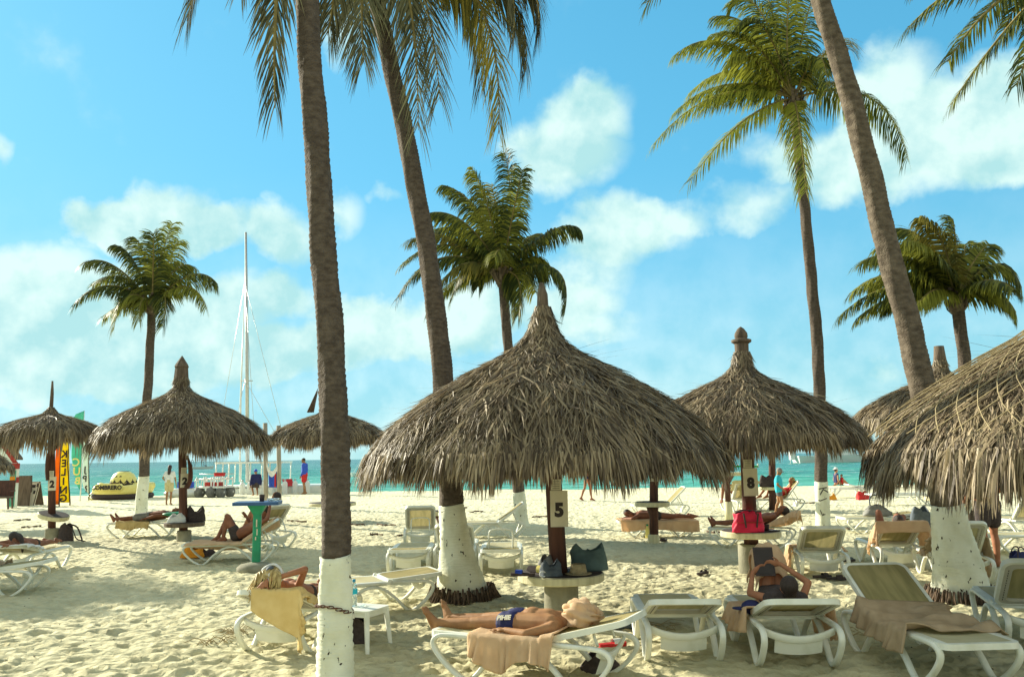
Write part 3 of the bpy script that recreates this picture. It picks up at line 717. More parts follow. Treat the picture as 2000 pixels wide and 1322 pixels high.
def palm(label, stem, radii, base_px, Y, paint_to=None, crown=None, tips=(), extra=8, frond_len=2.6, lean=None, bark='bark', leaf='leaf',
         seed=1, roots=False, lmax=.62, coconuts=0, pairs=58, group=None, spread=1.1, wid=.036, Ytop=None, hang=False, up_only=False, painted_radii=None):
    """stem: photo pixels from the ground up, radii in metres"""
    rd = random.Random(seed); nrg = np.random.default_rng(seed)
    base = G(*base_px); Y0 = base.y; Yt = Y0 if Ytop is None else Ytop
    root = thing('palm_tree', label, 'palm tree', base, group=group)
    n = len(stem)
    pts = [P(x, y, Y0 + (Yt - Y0) * i / (n - 1)) for i, (x, y) in enumerate(stem)]
    pts[0] = Vector((pts[0].x, Y0, -.08))
    loc = [p - base for p in pts]
    if paint_to is not None:
        k = paint_to
        pm = trunk_mesh(loc[:k + 1], [r + .004 for r in radii[:k + 1]], 'painted_base', M['whitewash'], seed=seed, depth=.006, ring=.07, wob=.008, n=28)
        obj('painted_base', pm, None, root)
        tm = trunk_mesh(loc[k:], radii[k:], 'trunk', M[bark], seed=seed + 1, n=24)
    else:
        tm = trunk_mesh(loc, radii, 'trunk', M[bark], seed=seed + 1)
    obj('trunk', tm, None, root)
    if roots:
        mb = MB(); rb = radii[0]
        for i in range(420):
            a = rd.random() * 2 * math.pi; q = rb * (.99 + .12 * rd.random()); h = .03 + .11 * rd.random() ** 1.4
            q2 = q + .02 + .09 * rd.random(); w_ = .006 + .008 * rd.random(); da = (rd.random() - .5) * .12
            mb.tube([(q * .97 * math.cos(a), q * .97 * math.sin(a), h + .03), ((q + .012) * math.cos(a), (q + .012) * math.sin(a), h * .75),
                     (q2 * math.cos(a + da), q2 * math.sin(a + da), -.04)], [w_, w_ * 1.2, w_ * .6], n=5)
        o = obj('root_mat', mb, M['root'], root); o['kind'] = 'stuff'
    cpx = crown or stem[-1]
    top = loc[-1]; c0 = P(cpx[0], cpx[1], Yt) - base
    # crown shaft with old leaf bases
    mb = MB(); rt_ = radii[-1]
    mb.ell(c0 + Vector((0, 0, -.08)), (rt_ * 1.35, rt_ * 1.35, .26), n=12)
    for i in range(26):
        a = rd.random() * 6.28; z0 = -.32 + .3 * rd.random()
        d = Vector((math.cos(a), math.sin(a), .7 + rd.random())).normalized()
        mb.ribbon([c0 + Vector((rt_ * .8 * math.cos(a), rt_ * .8 * math.sin(a), z0)), c0 + Vector((rt_ * 1.5 * math.cos(a), rt_ * 1.5 * math.sin(a), z0 + .12)),
                   c0 + Vector((0, 0, z0 + .1)) + d * (.28 + .2 * rd.random())], (-math.sin(a), math.cos(a), 0), .07, .02)
    obj('crown_shaft', mb, M['bark_light'], root, smooth=False)
    for i in range(coconuts):
        a = rd.random() * 6.28
        mb = MB().ell((0, 0, 0), (.10, .10, .13), n=10)
        obj('coconut', mb, M['leaf_dry'] if i % 2 else M['rachis'], root, loc=c0 + Vector((.24 * math.cos(a), .24 * math.sin(a), -.12 - .12 * rd.random())))
    specs = []
    for tp in tips:
        tx, ty, cx, cy = tp[:4]; off = tp[4] if len(tp) > 4 else (rd.random() - .5) * 2 * spread
        p2 = P(tx, ty, Yt + off) - base; p1 = P(cx, cy, Yt + off * .5) - base
        specs.append((c0 + Vector((0, 0, .1)), p1, p2))
    for i in range(extra):
        a = 2 * math.pi * (i + rd.random() * .7) / max(extra, 1); e = .6 + .7 * rd.random() if up_only else -.15 + 1.25 * rd.random()
        d = Vector((math.cos(a) * math.cos(e), math.sin(a) * math.cos(e), math.sin(e)))
        ln_ = frond_len * (.8 + .3 * rd.random())
        p1 = c0 + d * ln_ * .55 + Vector((0, 0, .35))
        p2 = p1 + Vector((d.x, d.y, 0)) * ln_ * .5 + Vector((-.25, 0, -.55 - .35 * rd.random()))
        specs.append((c0 + Vector((0, 0, .08)), p1, p2))
    for i, (a, b, c) in enumerate(specs):
        lf = leaf if rd.random() > .07 else 'leaf_dry'
        me = frond_mesh('frond', np.array(a), np.array(b), np.array(c), M[lf], pairs=pairs, lmax=lmax * (.88 + .2 * rd.random()), wid=wid,
                        droop=.8 + .7 * rd.random(), fold=.2 + .35 * rd.random(), seed=seed * 100 + i, hang=hang)
        obj('frond', me, None, root)
    return root

palm('tall palm with thick dark trunk and a chained whitewashed base beside the small white table', [(652, 1336), (655, 1200), (655, 1085), (655, 860), (643, 640), (628, 430), (612, 200), (598, -20), (590, -230)],
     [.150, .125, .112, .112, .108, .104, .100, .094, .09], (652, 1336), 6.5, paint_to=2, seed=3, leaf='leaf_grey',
     tips=[(537, 212, 528, -120, -.3), (365, 42, 430, -240, .2), (640, 70, 690, -190, .8), (720, -60, 680, -320, .5), (470, -30, 520, -300, 1.2)], extra=9, frond_len=2.6, lmax=.62, pairs=135, wid=.03, up_only=True, hang=True)
palm('leaning palm whose flared whitewashed base stands beside the number five hut', [(904, 1166), (897, 1120), (889, 1060), (882, 985), (868, 780), (845, 560), (805, 330), (768, 150), (735, 0), (716, -80)],
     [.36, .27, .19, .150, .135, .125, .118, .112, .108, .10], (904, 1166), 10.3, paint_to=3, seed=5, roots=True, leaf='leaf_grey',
     tips=[(817, 255, 815, -150, -.5), (711, 125, 700, -30, -.7), (974, 262, 990, -130, .2), (1027, 142, 1050, -110, .7), (860, 200, 830, -170, .9), (600, -40, 650, -230, .3), (900, -60, 850, -260, .5), (940, 170, 960, -160, 1.3), (1052, 70, 1080, -150, .4), (1000, 90, 1040, -170, -.6)],
     extra=8, frond_len=3.2, lmax=.88, pairs=135, wid=.034, hang=True, up_only=True)
palm('leaning palm with a wide flared white base in front of the standing man', [(1881, 1172), (1872, 1120), (1860, 1050), (1850, 985), (1822, 850), (1780, 660), (1730, 470), (1680, 260), (1640, 120), (1597, -20), (1570, -110)],
     [.36, .28, .22, .165, .155, .145, .135, .128, .12, .112, .10], (1881, 1172), 9.8, paint_to=3, seed=8, roots=True, bark='bark_light', leaf='leaf',
     tips=[(1262, 10, 1400, -190, .4)], extra=11, frond_len=3.0, lmax=.5, pairs=100, up_only=True, wid=.035)
palm('slender palm with a high green crown and coconuts above the right hand huts', [(1608, 1024), (1604, 940), (1598, 700), (1586, 560), (1574, 430), (1560, 300), (1550, 200)],
     [.17, .15, .14, .135, .13, .12, .12], (1608, 1024), 20, paint_to=1, seed=12, coconuts=7, leaf='leaf_bright',
     tips=[(1276, 283, 1395, 135, -.8), (1322, 216, 1420, 125, .3), (1346, 356, 1450, 205, -.9), (1575, 380, 1560, 205, -1.6), (1775, 317, 1735, 130, .2), (1615, 176, 1612, 40, -1.2),
           (1658, 97, 1625, 60, .8), (1320, 106, 1420, 25, -.2), (1424, 14, 1480, -60, .6), (1412, 146, 1440, 55, -.8), (1548, -50, 1525, 80, .2), (1600, -40, 1560, 60, .6), (1400, 32, 1480, 20, .9), (1480, -70, 1510, 20, .9),
           (1690, 220, 1650, 120, 1.4), (1350, 180, 1440, 90, 1.2), (1390, 70, 1470, 40, -.6), (1440, 50, 1490, -10, -.9), (1530, -90, 1540, 60, .9)],
     extra=1, lmax=.82, pairs=115, frond_len=3.0, wid=.044)
palm('windblown palm rising behind the number five hut', [(1020, 1026), (1013, 960), (1003, 850), (994, 700), (985, 590), (980, 540)], [.17, .15, .14, .125, .12, .12], (1020, 1026), 20.7, paint_to=1, seed=17,
     tips=[(779, 582, 850, 450, -.3), (783, 520, 870, 430, .4), (838, 416, 910, 400, -.6), (868, 362, 940, 380, .3), (925, 333, 960, 400, -.4), (986, 297, 1010, 410, .5), (1020, 330, 1000, 420, -.7), (1132, 446, 1090, 420, -.2),
           (1102, 616, 1130, 480, -.8), (1012, 618, 1030, 520, -.9), (1062, 562, 1080, 460, .6), (836, 612, 880, 470, -1.0), (880, 592, 910, 480, .8), (800, 470, 890, 430, .9), (1060, 460, 1040, 440, 1.2), (960, 360, 975, 430, .9), (845, 450, 920, 420, 1.0), (935, 560, 945, 480, 1.0)],
     extra=3, lmax=.68, frond_len=2.0, pairs=125, wid=.05)
palm('palm with a round windswept crown behind the far left huts', [(274, 1009), (281, 930), (284, 840), (290, 740), (294, 660), (297, 600)], [.19, .16, .15, .135, .13, .13], (274, 1009), 26.3, paint_to=1, seed=23,
     tips=[(145, 596, 205, 520, -.3), (165, 514, 215, 485, .4), (225, 480, 260, 480, -.4), (262, 463, 285, 480, .4), (338, 436, 308, 500, .1), (426, 556, 385, 500, -.4), (376, 520, 345, 500, .7), (404, 602, 375, 520, -.8),
           (222, 645, 235, 540, -.7), (318, 640, 335, 540, -.9), (272, 628, 272, 560, -.8), (180, 560, 230, 505, .8), (240, 600, 250, 530, .9), (350, 470, 330, 500, .9), (300, 455, 300, 500, -.7)],
     extra=1, lmax=.70, frond_len=1.8, pairs=92, wid=.048)
palm('windblown palm with a dark leftward crown behind the right hand huts', [(1896, 1030), (1890, 850), (1884, 715), (1876, 640), (1868, 590)], [.16, .15, .14, .135, .14], (1896, 1030), 20, seed=29,
     tips=[(1642, 616, 1740, 520, -.3), (1666, 570, 1760, 490, .4), (1682, 512, 1770, 460, -.6), (1746, 446, 1820, 440, .5), (1800, 424, 1850, 450, -.5), (1862, 428, 1870, 480, .5), (1786, 602, 1830, 540, -1.0), (1932, 476, 1900, 500, .4),
           (1996, 562, 1960, 460, -.5), (1985, 610, 1940, 530, -.8), (1885, 476, 1885, 520, .8), (1700, 560, 1780, 500, .9), (1720, 480, 1810, 460, 1.1), (1770, 470, 1830, 470, -.9), (1830, 500, 1850, 510, -1.0), (1730, 600, 1800, 540, .7)],
     extra=3, lmax=.72, frond_len=2.0, pairs=125, wid=.05)
palm('palm at the right edge whose fronds hang in from the corner', [(2230, 1180), (2220, 700), (2160, 250), (2110, -60)], [.2, .15, .13, .12], (2230, 1180), 9.8, seed=31,
     tips=[(1772, 58, 1900, -90, .2), (1850, 122, 1950, -40, -.4), (1857, 206, 1985, 10, .4), (1930, -40, 2000, -120, .9), (1985, 170, 2050, -30, -.7), (1960, 60, 2030, -90, 1.3)], extra=7, frond_len=2.8, lmax=.52, pairs=110, wid=.032, up_only=True)
palm('palm standing out of view to the left', [(-490, 1053), (-488, 800), (-485, 590)], [.16, .14, .13], (-490, 1053), 20.2, seed=37, extra=22, frond_len=2.2, lmax=.7, pairs=34, wid=.05)
# ------------------------------------------------------------------ thatched shade huts
PROFILE = np.array([(.04, 1.0), (.058, .93), (.082, .85), (.125, .765), (.23, .665), (.42, .545), (.62, .40), (.80, .245), (.93, .09), (1.0, -.03)])
def thatch(root, c, Rr, z0, z1, count, fringe, seed, wid=.03, ln=.55, flat=1.0, neck=.05, grain=0):
    """c: axis (local x, y at eaves and at the top); blades laid in courses from the eaves up"""
    rg = np.random.default_rng(seed)
    prof = PROFILE.copy(); prof[0, 0] = neck; prof[1, 0] = max(prof[1, 0], neck * 1.2)
    pr, pz = prof[::-1, 0] * Rr, z0 + (z1 - z0) * prof[::-1, 1]
    seg = np.concatenate([[0], np.cumsum(np.hypot(np.diff(pr), np.diff(pz)))]); tot = seg[-1]
    def at(s): return np.interp(s, seg, pr), np.interp(s, seg, pz)
    s_all = rg.random(count * 3) * tot; rr, zz = at(s_all)
    keep = rg.random(len(s_all)) < (rr / Rr) * .93 + .07
    s_all = s_all[keep][:count]; s_all.sort(); n = len(s_all)
    a = rg.random(n) * 2 * np.pi
    top = np.clip(s_all + ln * .35, 0, tot)
    lump = 1 + .022 * np.sin(a * 5 + seed) + .018 * np.sin(a * 11 + 2 * seed) + .012 * np.sin(a * 23)
    r1, z1_ = at(top); r0_, z0_ = at(np.clip(top - .12, 0, tot))
    ax = c[0][None, :] + (c[1] - c[0])[None, :] * np.clip((z1_ - z0) / (z1 - z0), 0, 1)[:, None]
    lay = rg.random(n)
    lift = (.004 + .045 * lay ** 2) * np.clip(.3 + 1.2 * r1 / Rr, .3, 1)
    ca, sa = np.cos(a), np.sin(a)
    base = np.stack([ax[:, 0] + (r1 * lump + lift * .6) * ca, ax[:, 1] + (r1 * lump + lift * .6) * sa, z1_ + lift + .01], 1)
    dr, dz = (r0_ - r1), (z0_ - z1_); nn = np.hypot(dr, dz) + 1e-6
    sw = rg.normal(0, .34, n) + .25 * (vnoise(a * 6, s_all * 3, 4) - .5)
    d = np.stack([dr / nn * ca - sa * sw, dr / nn * sa + ca * sw, dz / nn + rg.normal(.03, .10, n)], 1)
    side = np.stack([-sa, ca, rg.normal(0, .5, n)], 1)
    edge = np.clip(1 - s_all / .5, 0, 1)
    length = np.minimum(ln * (.35 + .8 * rg.random(n)), top + .04 + .22 * fringe * rg.random(n))
    length *= np.clip(.40 + .95 * r1 / Rr, .4, 1)
    droop = .12 + .30 * rg.random(n) + 1.5 * edge * (.5 + rg.random(n))
    V1, Q1 = blades(base, d, side, length, wid * (.3 + 1.25 * rg.random(n) ** 2), droop, 3, curl=np.stack([rg.normal(0, .42, n), rg.normal(0, .42, n), rg.normal(0, .25, n)], 1))
    # eave fringe: uneven hanging ends, thick
    m_ = int(count * .32); a = rg.random(m_) * 2 * np.pi
    lump = 1 + .022 * np.sin(a * 5 + seed) + .018 * np.sin(a * 11 + 2 * seed) + .012 * np.sin(a * 23)
    q = Rr * (.93 + .07 * rg.random(m_)) * lump; ca, sa = np.cos(a), np.sin(a)
    base = np.stack([c[0][0] + q * ca, c[0][1] + q * sa, z0 + .0 + .10 * rg.random(m_)], 1)
    clump = .35 + 1.0 * vnoise(a * 7.5 + 40, a * 0 + seed, 5)
    d = np.stack([ca * .45 + rg.normal(0, .16, m_), sa * .45 + rg.normal(0, .16, m_), -1 - .6 * rg.random(m_)], 1)
    V2, Q2 = blades(base, d, np.stack([-sa + rg.normal(0, .5, m_), ca + rg.normal(0, .5, m_), 0 * a], 1), fringe * .42 * clump * (.4 + .9 * rg.random(m_)),
                    wid * (.5 + .9 * rg.random(m_)), .5 + rg.random(m_), 3)
    # stray stalks standing off the crown of the roof
    k = max(10, count // 300); sx = rg.random(k) * tot * .8; r_, z_ = at(sx); a = rg.random(k) * 6.28
    base = np.stack([c[0][0] + r_ * np.cos(a), c[0][1] + r_ * np.sin(a), z_], 1)
    d = np.stack([np.cos(a), np.sin(a), .0 + .22 * rg.random(k)], 1)
    V3, Q3 = blades(base, d, np.stack([-np.sin(a), np.cos(a), 0 * a], 1), .25 + .45 * rg.random(k), np.full(k, .009), .15 * rg.random(k), 3)
    V = np.concatenate([V1, V2, V3]); Q = np.concatenate([Q1, Q2 + len(V1), Q3 + len(V1) + len(V2)])
    o = obj('thatch_roof', np_mesh('thatch_roof', V, Q, M['thatch'], smooth=False), None, root); o['kind'] = 'stuff'
    # matted underlayer and the pole frame below it
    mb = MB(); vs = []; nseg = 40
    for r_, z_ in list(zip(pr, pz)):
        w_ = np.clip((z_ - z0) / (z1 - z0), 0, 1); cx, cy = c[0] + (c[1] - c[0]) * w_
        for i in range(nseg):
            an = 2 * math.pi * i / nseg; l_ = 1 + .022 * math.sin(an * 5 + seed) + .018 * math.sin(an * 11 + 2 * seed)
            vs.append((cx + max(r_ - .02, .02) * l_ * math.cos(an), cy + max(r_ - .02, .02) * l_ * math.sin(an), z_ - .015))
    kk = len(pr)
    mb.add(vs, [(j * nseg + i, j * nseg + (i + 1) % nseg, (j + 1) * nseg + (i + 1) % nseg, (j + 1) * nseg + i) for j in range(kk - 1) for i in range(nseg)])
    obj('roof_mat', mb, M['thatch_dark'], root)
    for i in range(8):
        an = 2 * math.pi * (i + .3) / 8
        rp = [(c[0][0] + (c[1][0] - c[0][0]) * w_ + q * Rr * math.cos(an), c[0][1] + (c[1][1] - c[0][1]) * w_ + q * Rr * math.sin(an), z0 + (z1 - z0) * w_ - .07)
              for q, w_ in ((.06, .80), (.45, .46), (.93, .06))]
        obj('rafter', MB().tube(rp, .028, n=6), M['rough_wood'], root)
    ringp = [(c[0][0] + .9 * Rr * math.cos(2 * math.pi * i / 28), c[0][1] + .9 * Rr * math.sin(2 * math.pi * i / 28), z0 + .03) for i in range(28)]
    obj('eave_hoop', MB().tube(ringp, .022, n=6, closed=True), M['rough_wood'], root)

def number_plate(root, loc, num, wd=.17, h=.30, size=.2, rz=0.0, notice=True, small=False):
    mb = MB().box((0, 0, 0), (wd, .012, h), bev=.002)
    o = obj('number_sign', mb, M['sign'], root, smooth=False, loc=loc); o.rotation_euler = (0, 0, rz)
    if num: text_obj('numeral', num, size, M['ink'], o, facing_cam((0, -.0085, -.02)), bold=.012)
    if notice:
        n_ = obj('notice', MB().box((-.03, .003, h / 2 + .065), (wd * .6, .008, .12)), M['sign'], root, smooth=False, loc=loc); n_.rotation_euler = (0, 0, rz)
        mb = MB()
        for k in range(4): mb.box((-.03, -.003, h / 2 + .10 - k * .025), (wd * .4, .002, .008))
        q = obj('fine_print', mb, M['concrete'], n_, smooth=False)

def table_disc(root, z, r, th=.09, tilt=None, rim='cream_paint', top='table_dark', name='table_top', cx=0, cy=0):
    prof = [(r * .96, -th), (r, -th + .012), (r, -.012), (r - .012, 0)]
    o = obj(name, MB().lathe([(.03, -th)] + prof, n=40), M[rim], root, loc=(cx, cy, z), autos=40)
    obj('table_surface', MB().lathe([(.03, 0), (r - .02, .0), (r - .022, .005), (.03, .006)], n=40), M[top], o, autos=40, loc=(0, 0, .0))
    if tilt: o.rotation_euler = tilt
    return o

def hut(label, base_px, roof_px, half_px, eave_py, apex_py, post_r=.09, drum=(.19, .33), table=(.48, .43), sign=None, tip='stake', tip_py=None,
        seed=1, count=14573, fringe=.5, wid=.03, ln=.40, neck=.06, table_tilt=None, drum_mat='concrete', rim='cream_paint', Y=None, collar=False):
    base = G(*base_px)
    if Y is not None: base = P(base_px[0], base_px[1], Y); base.z = 0
    Yb = base.y; sc = F_PX / Yb
    root = thing('thatched_hut', label, 'thatched hut', (base.x, base.y, 0), group='thatched shade huts on the beach')
    ce = P(roof_px, eave_py, Yb); ct = P(roof_px, apex_py, Yb)
    tx = P(roof_px if not isinstance(roof_px, tuple) else roof_px[1], tip_py or apex_py, Yb)
    Rr = half_px / sc; z0, z1 = ce.z, ct.z
    c = np.array([(ce.x - base.x, 0), (ct.x - base.x, 0)])
    ax = Vector((c[1][0], 0, z1))
    # post from the ground to the crown
    obj('post', MB().tube([(0, 0, -.1), Vector((0, 0, 0)).lerp(ax, .5), ax], [post_r * 1.06, post_r, post_r * .8], n=14), M['postwood'], root)
    thatch(root, c, Rr, z0, z1, count, fringe, seed, wid, ln, neck=neck / Rr)
    if drum: obj('footing', MB().lathe([(drum[0] * 1.04, -.1), (drum[0] * 1.02, 0), (drum[0], drum[1] - .02), (drum[0] - .02, drum[1])], n=28, jit=.02), M[drum_mat], root, autos=35)
    if table: table_disc(root, table[1], table[0], tilt=table_tilt, rim=rim)
    if sign:
        for sg in sign:
            num, py, rz, pxo = sg
            p = P(base_px[0] + pxo, py, Yb - post_r - .012)
            number_plate(root, (p.x - base.x, p.y - base.y, p.z), num, rz=rz, wd=max(.17, post_r * 2.1), h=.40 if post_r > .09 else .30)
    tz = (tx.z if tip_py else z1)
    if tip == 'stake':
        obj('stake', MB().tube([ax + Vector((0, 0, -.25)), ax.lerp(Vector((c[1][0], 0, tz)), .55) , Vector((c[1][0] - .01, .0, tz))], [neck * .95, neck * .72, .02], n=8), M['rough_wood'], root)
    elif tip == 'finial':
        q = neck; h = tz - z1
        obj('finial', MB().lathe([(q * .9, -.12), (q * .95, h * .35), (q * 1.35, h * .42), (q * 1.35, h * .5), (q * .8, h * .55), (q * .9, h * .62), (q * .85, h * .75), (q * .45, h * .92), (.006, h)], n=16, c=ax), M['rough_wood'], root, autos=50)
    elif tip == 'cap':
        q = neck; h = tz - z1
        obj('finial', MB().lathe([(q * 1.2, -.1), (q, h * .45), (q * 1.12, h * .5), (q * .95, h * .62), (.01, h)], n=10, c=ax), M['rough_wood'], root, smooth=False)
    elif tip == 'stump':
        q = neck; h = tz - z1
        obj('finial', MB().lathe([(q * 1.15, -.1), (q * .95, h * .4), (q * .82, h)], n=12, c=ax, jit=.06), M['rough_wood'], root)
    elif tip == 'sticks':
        for k in range(4):
            b_ = ax + Vector((-.5 - .05 * k, 0, -.25)); mb = MB().tube([b_, b_ + Vector((.12 + .05 * k, .02 * k, .55 + .05 * k))], [.03, .008], n=6)
            obj('stick', mb, M['rough_wood'], root)
    return root

H5 = hut('big thatched hut with number 5 on its dark post, in the middle', (1097, 1195), 1060, 338, 899, 603, post_r=.094, drum=(.19, .33), table=(.485, .43), sign=[('5', 993, 0, -5)], tip='stake', tip_py=552,
         seed=2, count=32228, fringe=.62, wid=.018, ln=.42, neck=.085)
H8 = hut('thatched hut with number 8 on its post behind the red bag', (1470, 1120), 1449, 223, 863, 690, post_r=.10, drum=(.19, .42), table=(.43, .61), sign=[('8', 941, 0, -4)], tip='finial', tip_py=638,
         seed=4, count=21859, fringe=.5, wid=.018, ln=.42, neck=.11)
H3 = hut('thatched hut with a blunt capped top over the man in the cap', (359, 1058), 354, 160, 858, 738, post_r=.085, drum=(.15, .25), table=(.42, .42), sign=[('2', 938, .5, 2)], tip='cap', tip_py=695,
         seed=6, count=18215, fringe=.95, wid=.018, ln=.40, neck=.14, rim='rough_wood')
H2 = hut('small umbrella-shaped thatched hut with number 2 on its post', (102, 1060), 100, 96, 848, 797, post_r=.075, drum=(.155, .32), table=(.32, .62), sign=[('2', 944, 0, 0)], tip='stake', tip_py=744,
         seed=8, count=7286, fringe=1.0, wid=.019, ln=.42, neck=.05, table_tilt=(R(5), R(13), 0))
H6 = hut('thatched hut with bare sticks in its roof behind the nearest trunk', (648, 1016), 645, 114, 858, 788, post_r=.08, drum=(.14, .2), table=(.68, .5), tip='sticks', seed=10, count=10089, fringe=.7, wid=.026, ln=.40, neck=.09)
H7 = hut('thatched hut with a sawn stump on top behind the right hand palm', (1850, 1046), 1836, 166, 826, 706, post_r=.09, drum=(.15, .2), table=(.4, .8), tip='stump', tip_py=676, seed=12, count=11770, fringe=.6, wid=.022, ln=.40, neck=.12)
H9 = hut('thatched hut cut off by the right edge of the picture', (2085, 1250), 2100, 362, 893, 552, post_r=.095, drum=None, table=None, tip='stake', tip_py=500, seed=14, count=29425, fringe=.7, wid=.018, ln=.42, neck=.085, Y=7.6)
H10 = hut('hut on a red brown post with a white foot behind the big middle hut', (1277, 1060), 1277, 150, 868, 776, post_r=.085, drum=(.11, .17), table=(.34, .80), sign=[('3', 925, 0, 0)], tip=None, seed=16, count=7286, fringe=.6, wid=.026,
          neck=.09, drum_mat='cream_paint')
H11 = hut('hut on a thin grey post hidden behind the leaning palm', (863, 1056), 862, 118, 872, 790, post_r=.05, drum=None, table=(.28, .62), tip=None, seed=18, count=5605, fringe=.5, wid=.026, neck=.09)
H14 = hut('hut on a dark post behind the boy in the blue shirt', (1509, 1000), 1507, 96, 862, 815, post_r=.10, drum=None, table=(.34, .74), tip=None, seed=20, count=5044, fringe=.5, wid=.026, neck=.09)
H12 = hut('low thatched hut cut off by the left edge', (-62, 1012), -62, 76, 915, 850, post_r=.09, drum=None, table=None, tip=None, seed=22, count=4484, fringe=.5, wid=.026, neck=.09, Y=24)

# brackets under three of the tables
for rt_, z_, r_ in ((H10, .71, .13), (H14, .66, .1), (H11, .53, .16)):
    obj('bracket', MB().lathe([(.06, z_ - .22), (r_, z_)], n=12), M['postwood'], rt_)
# a dark rough branch nailed up the two left posts
mb = MB(); mb.tube(smooth_path([(.05, -.11, 1.15), (.13, -.12, 1.32), (.11, -.1, 1.6), (.03, -.1, 1.85)]), [.05, .055, .06, .055, .05, .05, .05, .05, .05, .05, .05, .045, .045, .04, .035, .03, .03, .03, .03][:19], n=7)
obj('branch', mb, M['postwood'], H3)
mb = MB(); mb.tube(smooth_path([(-.13, -.05, 1.35), (-.16, -.06, 1.6), (-.15, -.04, 1.9), (-.02, -.05, 2.1)]), .06, n=7)
obj('branch', mb, M['postwood'], H2)
# ------------------------------------------------------------------ sun loungers
SEAT = .395; HINGE = 1.17
def lounger_meshes():
    D = {}
    side = [(.95, 0, .330), (.80, 0, .295), (.62, 0, .165), (.51, 0, .05), (.42, 0, .0), (.31, 0, .04), (.185, 0, .13), (.085, 0, .235), (.062, 0, .305), (.11, 0, .355), (.22, 0, .372),
            (.6, 0, .375), (1.1, 0, .375), (1.52, 0, .372), (1.70, 0, .36), (1.775, 0, .31), (1.765, 0, .235), (1.67, 0, .12), (1.56, 0, .035), (1.46, 0, .0), (1.38, 0, .05), (1.27, 0, .165), (1.10, 0, .295)]
    D['side'] = MB().ribbon(smooth_path(side, 4, True), (0, 1, 0), .056, .036, closed=True).mesh('side_frame', M['plastic'])
    a, b = rrect(0, 1.16, -.335, .335, .09), rrect(.062, 1.10, -.272, .272, .05)
    D['seat'] = MB().ring(a, b, .05, lambda u, v, w_: Vector((u, v, SEAT - .025 + w_))).mesh('seat_frame', M['plastic'], False)
    D['sling'] = MB().sheet(lambda u, v: Vector((.055 + 1.05 * u, -.276 + .552 * v, SEAT + .002 - .022 * math.sin(math.pi * u) * math.sin(math.pi * v))), 8, 6).mesh('seat_sling', M['sling_cream'])
    # backrest, lying along +x from the hinge
    a, b = rrect(0, .76, -.33, .33, .10, 6), rrect(.07, .655, -.235, .235, .05, 6)
    D['back'] = MB().ring(a, b, .036, lambda u, v, w_: Vector((u, v, .018 + w_))).mesh('back_frame', M['border'], False)
    a2, b2 = rrect(-.004, .768, -.338, .338, .105, 6), rrect(.022, .735, -.305, .305, .085, 6)
    D['rim'] = MB().ring(a2, b2, .05, lambda u, v, w_: Vector((u, v, .020 + w_))).mesh('back_rim', M['plastic'], False)
    D['bsling'] = MB().sheet(lambda u, v: Vector((.03 + .70 * u, -.30 + .60 * v, .044 - .015 * math.sin(math.pi * u) * math.sin(math.pi * v))), 8, 6).mesh('back_sling', M['sling'])
    sl = MB()
    for sg in (-1, 1):
        for k in range(13): sl.box((.10 + .043 * k, sg * .268, -.001), (.024, .006, .004))
    D['slot'] = sl.mesh('slot_row', M['slot'], False)
    # curved cross bar and moulded apron at the head end, seen from behind
    pts = [(1.665, -.315 + .63 * i / 12, .335 - .075 * (1 - (2 * i / 12 - 1) ** 2)) for i in range(13)]
    D['bar'] = MB().ribbon(pts, (.35, 0, .94), .07, .03).mesh('cross_bar', M['plastic'])
    D['apron'] = MB().sheet(lambda u, v: Vector((1.645 - .05 * u, -.215 + .43 * v, .265 - .13 * u - .045 * (1 - (2 * v - 1) ** 2) * (1 - .5 * u))), 3, 8).mesh('apron', M['plastic'])
    D['knob'] = MB().lathe([(.03, -.02), (.036, -.012), (.036, .012), (.026, .02)], n=14, rot=Matrix.Rotation(R(90), 3, 'X')).mesh('hinge_knob', M['plastic'])
    D['prop'] = MB().tube(smooth_path([(0, -.2, 0), (.30, -.2, .0), (.36, -.13, .0), (.37, 0, .0), (.36, .13, .0), (.30, .2, .0), (0, .2, 0)], 4), .014, n=8).mesh('prop_bar', M['plastic'])
    return D
LM = lounger_meshes()
LOUNGERS = {}
LS = .88                       # the moulded beds are a little smaller than drawn
